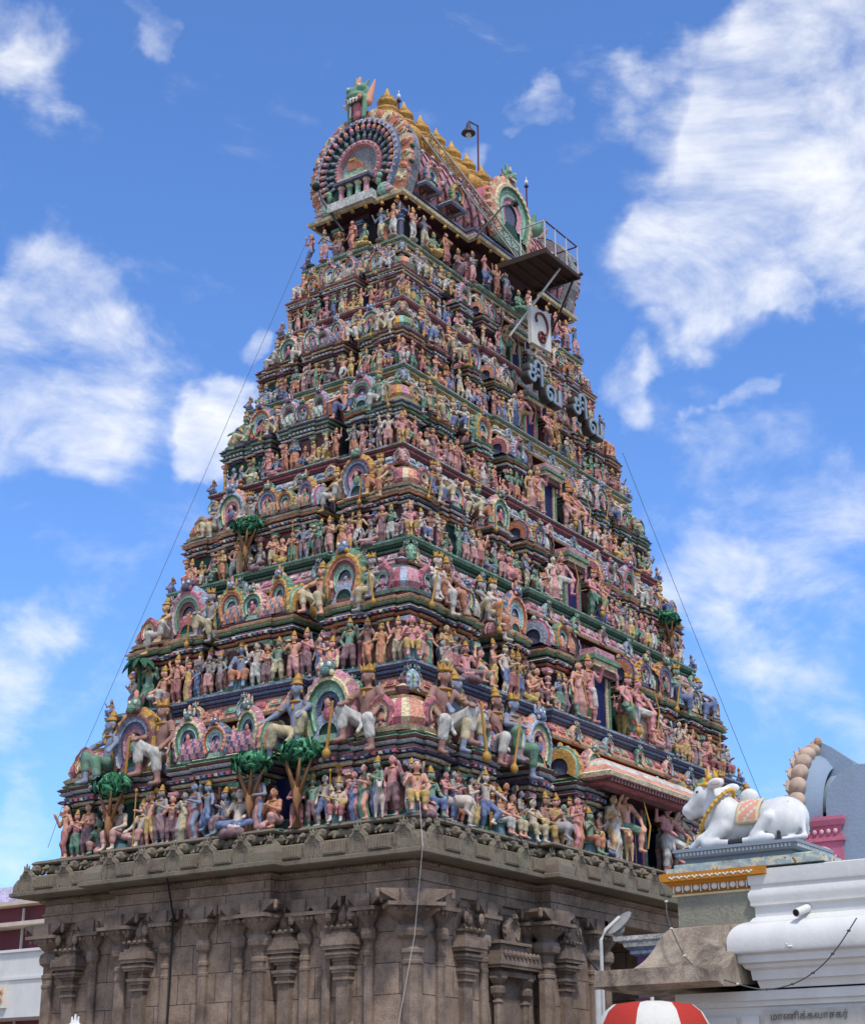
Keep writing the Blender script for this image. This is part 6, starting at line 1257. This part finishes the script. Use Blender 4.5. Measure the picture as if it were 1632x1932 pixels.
# ------------------------------------------------------------------ parasol under the eave
um = tag(empty('parasol', (-20.6, -16.33, 0), .62), 'red and white striped parasol below the stone eave', 'parasol')
m_ = MB(); n_ = 8; RW = [lin('#a8332a'), lin('#c9c6bc')]; vs = []; fs = []; cs = []
prof_ = [(.02, 2.71), (.18, 2.70), (.36, 2.675), (.44, 2.61), (.52, 2.46), (.55, 2.34)]
for r_, z_ in prof_:
    for i in range(32): t = 2 * PI * i / 32 + .35; vs.append((r_ * (1 - .03 * abs(math.sin(4 * (t - .35)))) * math.cos(t), r_ * math.sin(t), z_))
for j in range(5):
    for i in range(32): fs.append((j * 32 + i, j * 32 + (i + 1) % 32, (j + 1) * 32 + (i + 1) % 32, (j + 1) * 32 + i)); cs.append(RW[(i // 4) % 2])
fs.append(tuple(range(32))); cs.append(RW[0]); m_.add(vs, fs, cs)
cpy = m_.build('canopy', um, MATS['canvas'], True); s_ = cpy.modifiers.new('thickness', 'SOLIDIFY'); s_.thickness = .006
m_ = MB(); m_.tube([(0, 0, 0), (0, 0, 2.75)], .018, P['grey']); m_.build('pole', um, steel)
# ------------------------------------------------------------------ blue cornice of an inner shrine in the gateway, and a street lamp
ins = tag(empty('inner_shrine', (-5.0, -8.5, 0)), 'purple wall with a blue and white cornice seen between tower and stone eave', 'shrine')
m_ = MB(); m_.box(-.45, 3, 0, .45, 4.0, 4.8, P['purple']); m_.build('wall', ins, paint('purple_paint', lin('#5d3a63'), .8, .3, 4))
m_ = MB(); m_.box(-.5, 3, -.05, .5, 0, 4.0, W); m_.build('plinth', ins, dark); m_ = MB(); m_.ring([(-.45, 0), (3, 0), (3, .45), (-.45, .45)], [(.02, 4.78, P['navy']), (.10, 4.82, P['blue']), (.10, 4.88, P['lblue']), (.18, 4.95, P['blue']), (.2, 5.02, P['white']), (.32, 5.06, P['lblue']), (.34, 5.14, P['white']), (.2, 5.16, P['blue'])], bottom=True)  # dark colour of this plinth block stands in for shade below the purple wall
for q in range(16): m_.ell((-.6 + q * .2, -.17, 4.94), (.06, .03, .05), P['white'], 7, 5)
m_.build('cornice', ins)
sl = tag(empty('street_lamp', (-10.45, -10.0, 0)), 'pale pipe street lamp with a flat grey head beside the gateway', 'street lamp')
m_ = MB(); m_.tube([(0, 0, 0), (0, 0, 3.75)], .05, W, 8); m_.build('pole', sl, steel); m_ = MB(); m_.tube([(.16, .0, 0), (.16, 0, 4.55), (.28, -.03, 4.72), (.62, -.1, 4.95)], .03, W, 8); m_.build('bent_pipe', sl, steel)
m_ = MB(); m_.M = Matrix.Translation((.62, -.1, 4.86)) @ Matrix.Rotation(R(-32), 4, 'Y'); m_.ell((0, 0, 0), (.42, .13, .05), P['grey'], 12, 6); m_.ell((-.1, 0, -.09), (.16, .1, .08), P['grey']); m_.build('lamp_head', sl, paint('lamp_grey', lin('#777672'), .6, .3, 6), autos=60)

# ------------------------------------------------------------------ left: house behind, and a white horned finial
hs = tag(empty('house', (10, 30, 0)), 'maroon house with white curved balcony and pillars behind the tower at left', 'house')
def h_(name, mat, fn): m_ = MB(); m_.M = Matrix.Identity(4); fn(m_); return m_.build(name, hs, mat)
h_('wall', paint('maroon_wall', lin('#6f3a44'), .8, .3, 1), lambda m_: m_.box(0, 14, -9, 12, 0, 9.9, W)); h_('roof_edge', paint('cream_edge', lin('#c9b8a6'), .8, .3, 2), lambda m_: (m_.box(-.6, 14, -9.3, 12, 9.9, 10.05, W), m_.box(-.9, 0, -9.3, 12, 9.05, 9.2, W)))
h_('balcony', white, lambda m_: (m_.box(-1.5, 0, -9.2, 12, 5.6, 7.95, W), m_.box(-1.56, 0, -9.25, 12, 6.95, 7.05, lin('#8a5148')), m_.box(-1.6, 0, -9.3, 12, 7.95, 8.05, lin('#a0705c')), m_.box(-1.56, -1.4, -3.4, -2.4, 7.3, 7.7, P['grey'])))
for y in (-6.5, -2.05, 2.5, 7): h_('pillar', paint('grey_pillar', lin('#b9bcbb'), .8, .3, 3), lambda m_: m_.lathe(-1.1, y, [(.26, 7.9, W), (.2, 8.1, W), (.19, 8.85, W), (.3, 8.95, W), (.42, 9.05, W)], 12))
h_('sign_panel', paint('cream_board', lin('#d9d4c8'), .7, .2, 3), lambda m_: m_.box(-1.62, -1.5, -4.0, -1.6, 5.95, 6.8, W))
def squig(m_):
    for ln_ in range(2):
        z_ = 6.5 - ln_ * .3
        for q in range(9):
            y = -3.75 + q * .24; r_ = random.Random(q + ln_ * 20); m_.tube([(-1.65, y + dx * .1, z_ + dz * .1) for dx, dz in smoothp([(-1, -.5), (-.5, 1), (0, -.8 + r_.random()), (.5, .9), (.8, -.9), (1.1, r_.random() - .5)], 3)], .03, P['orange'], 5)
h_('sign_lettering', paint('orange_letters', lin('#d08a4a'), .6, .2, 5), squig)
h_('drainpipe', steel, lambda m_: m_.tube([(-.2, -3.0, 0), (-.2, -3.0, 9.8)], .06, W))
h2 = tag(empty('far_roof', (14, 34, 0)), 'pale lilac scalloped awning roof on top of the house behind the tower', 'awning')
m_ = MB(); m_.box(-4, 4, -8, 8, 10.1, 10.9, lin('#b8b0c8'), .8); [m_.ell((-4 + .25, -7.6 + q * .8, 10.15), (.3, .4, .25), lin('#b3a6c6')) for q in range(20)]; m_.build('canopy', h2)
wf = tag(empty('horned_finial', (-14, -1.8, 0)), 'white painted bull head finial poking up at the bottom left', 'finial')
m_ = MB(); m_.lathe(0, 0, [(.3, 0, W), (.3, 2.6, W), (.4, 2.7, W), (.25, 3.0, W)], 12); m_.build('post', wf, white)
link(D.objects.new('head', smesh('head', sculpt([('e', (0, 0, 3.18), (.17, .17, .17)), ('c', (0, 0, 3.2), (-.12, 0, 3.08), .1, .07), ('c', (-.02, .1, 3.3), (-.02, .24, 3.28), .045, .03), ('c', (-.02, -.1, 3.3), (-.02, -.24, 3.28), .045, .03), ('c', (0, .06, 3.3), (0, .08, 3.46), .035, .015), ('c', (0, -.06, 3.3), (0, -.08, 3.46), .035, .015), ('c', (0, 0, 3.3), (0, 0, 3.5), .04, .015)], .02, .03), [white])), wf)

# ------------------------------------------------------------------ plaster trees on the tiers
leafm = paint('plaster_leaf', lin('#27573d'), .7, .45, 6); barkm = paint('plaster_bark', lin('#855d3b'), .7, .45, 5)
def tree(loc, h, r, rz, label, palm=False, bark=None):
    t = tag(empty('plaster_tree' if not palm else 'plaster_palm', loc, rz), label, 'tree', 'painted plaster trees on the tower'); q = random.Random(int(h * 1000))
    m_ = MB()
    if palm: m_.tube([(0, 0, 0), (.03, 0, h * .5), (0, 0, h * .8)], .05, P['green'], 8, .035)
    else:
        m_.tube([(0, 0, 0), (.02, -.02, h * .3), (-.02, 0, h * .5)], .085 * h / 1.4, P['brown'], 8, .06 * h / 1.4)
        for k in range(6): a = k * 1.05; m_.tube([(0, 0, h * (.3 + .05 * (k % 3))), (r * .4 * math.cos(a), r * .25 * math.sin(a), h * .58), (r * .7 * math.cos(a), r * .4 * math.sin(a), h * .74)], .045 * h / 1.4, P['brown'], 6, .02)
    m_.build('trunk', t, bark or (barkm if not palm else leafm), True)
    m_ = MB(); 
    if palm:
        for k in range(9):
            a = k * .7; pts_ = [(0, 0, h * .78)] + [(d * math.cos(a), d * .6 * math.sin(a), h * .78 + (.42 * d / r - .75 * (d / r) ** 2) * h * .5) for d in (r * .3, r * .6, r * .85, r)]
            for i in range(4):
                p0, p1 = Vector(pts_[i]), Vector(pts_[i + 1]); w0, w1 = [(.03, .08), (.08, .09), (.09, .06), (.06, .005)][i]; sd = Vector((-math.sin(a), math.cos(a) * .6, .25)).normalized()
                m_.add([p0 - sd * w0, p0 + sd * w0, p1 + sd * w1, p1 - sd * w1, (p0 + p1) / 2 + Vector((0, -.01, .03))], [(0, 1, 4), (1, 2, 4), (2, 3, 4), (3, 0, 4)], P['green'])
    else:
        for k in range(330):
            u = q.gauss(0, 1), q.gauss(0, 1), q.gauss(0, 1); n_ = math.sqrt(sum(x * x for x in u)) + 1e-6; rr_ = q.uniform(.55, 1.12)
            c = Vector((u[0] / n_ * r * rr_, u[1] / n_ * r * .55 * rr_, h * .84 + u[2] / n_ * r * .45 * rr_)); a1_ = Vector((q.uniform(-1, 1), q.uniform(-1, 1), q.uniform(-1, 1))).normalized(); nn_ = (c - Vector((0, 0, h * .84))).normalized(); a2_ = nn_.cross(a1_).normalized(); a1_ = a2_.cross(nn_); s_ = r * q.uniform(.15, .30)
            m_.add([c - a1_ * s_, c - a2_ * s_ * .45, c + a1_ * s_ + nn_ * .02, c + a2_ * s_ * .45, c + nn_ * s_ * .25], [(0, 1, 4), (1, 2, 4), (2, 3, 4), (3, 0, 4)], [lin(q.choice(['#2c6344', '#21503a', '#3f7d58', '#1b4230', '#5a9a74']))] * 4)
        m_.ell((0, 0, h * .84), (r * .5, r * .28, r * .2), P['dgreen'], 12, 8)
    m_.build('crown', t, leafm if palm else MATS['canvas'])
tree((-9.0, 2.95, 7.33), 1.75, .52, -PI / 2, 'plaster tree with forked orange trunk on the lowest tier near the left end'); tree((-9.15, -1.25, 7.33), 1.7, .5, -PI / 2, 'plaster tree with broad drooping leaves in the middle of the lowest tier')
tree((-8.95, -2.35, 7.33), 1.85, .52, -PI / 2, 'plaster tree with leaning crown left of the near corner shrine'); tree((-7.9, 3.45, 10.78), 1.5, .5, -PI / 2, 'plaster palm among figures on the second tier at far left', True)
tree((-7.15, .95, 13.96), 1.3, .42, -PI / 2, 'small dark plaster tree on the third tier, left face'); tree((5.3, -3.75, 13.96), 1.3, .42, 0, 'small dark plaster tree on the third tier, far right')
# a banner of lesser animals on the lowest tier
def beast(name, label, cat, loc, rz, sc, mat, cloth=None, mane=None):
    r_ = tag(empty(name, loc, rz), label, cat); r_.scale = (sc,) * 3
    pr = [('c', (-.28, 0, .48), (.22, 0, .50), .15, .14), ('c', (.22, 0, .54), (.40, 0, .74), .10, .075), ('e', (.46, 0, .78), (.10, .07, .075)), ('c', (.48, 0, .77), (.60, 0, .70), .058, .045), ('c', (.40, .05, .85), (.39, .07, .92), .025, .012), ('c', (.40, -.05, .85), (.39, -.07, .92), .025, .012)]
    for x in (-.32, .24):
        for e in (-1, 1):
            if x < 0: pr += [('c', (x, e * .08, .44), (x + .05, e * .09, .27), .085, .05), ('c', (x + .05, e * .09, .27), (x - .05, e * .09, .17), .045, .035), ('c', (x - .05, e * .09, .17), (x - .02, e * .09, .02), .033, .03)]
            else: pr += [('c', (x, e * .08, .44), (x, e * .08, .22), .07, .042), ('c', (x, e * .08, .22), (x + .01, e * .08, .02), .038, .03)]
    pr += [('c', (-.42, 0, .52), (-.50, 0, .30), .03, .02)]
    link(D.objects.new('body', smesh(name, sculpt(pr, .018, .03), [mat])), r_)
    if cloth: link(D.objects.new('saddle_cloth', smesh('saddle_cloth', sculpt([('e', (-.03, 0, .50), (.15, .165, .165))], .02, .02), [cloth])), r_)
    if mane: link(D.objects.new('mane', smesh('mane', sculpt([('e', (.34, 0, .70), (.13, .13, .19)), ('e', (.40, 0, .84), (.08, .1, .06))], .02, .02, .012), [mane])), r_)
wh = MATS['skin_pale']
beast('horse_statue', 'white horse statue turned away beside figures on lowest tier right of near corner', 'animal statue', (-7.5, -5.2, 7.33), 2.0, .9, wh, None, MATS['hair_black'])
beast('horse_statue', 'grey horse statue behind a seated musician left of the porch', 'animal statue', (-3.9, -5.4, 7.33), 1.8, .85, MATS['skin_grey'])
beast('lion_statue', 'tawny lion statue crouching under the big figure left of the lowest doorway', 'animal statue', (-1.1, -5.62, 7.33), -2.6, .75, MATS['skin_yellow'], None, MATS['skin_orange'])
beast('bull_calf_statue', 'small white bull statue with green saddle cloth left of the near corner', 'animal statue', (-8.85, -4.35, 7.30), -2.5, .8, wh, MATS['cloth_green'])
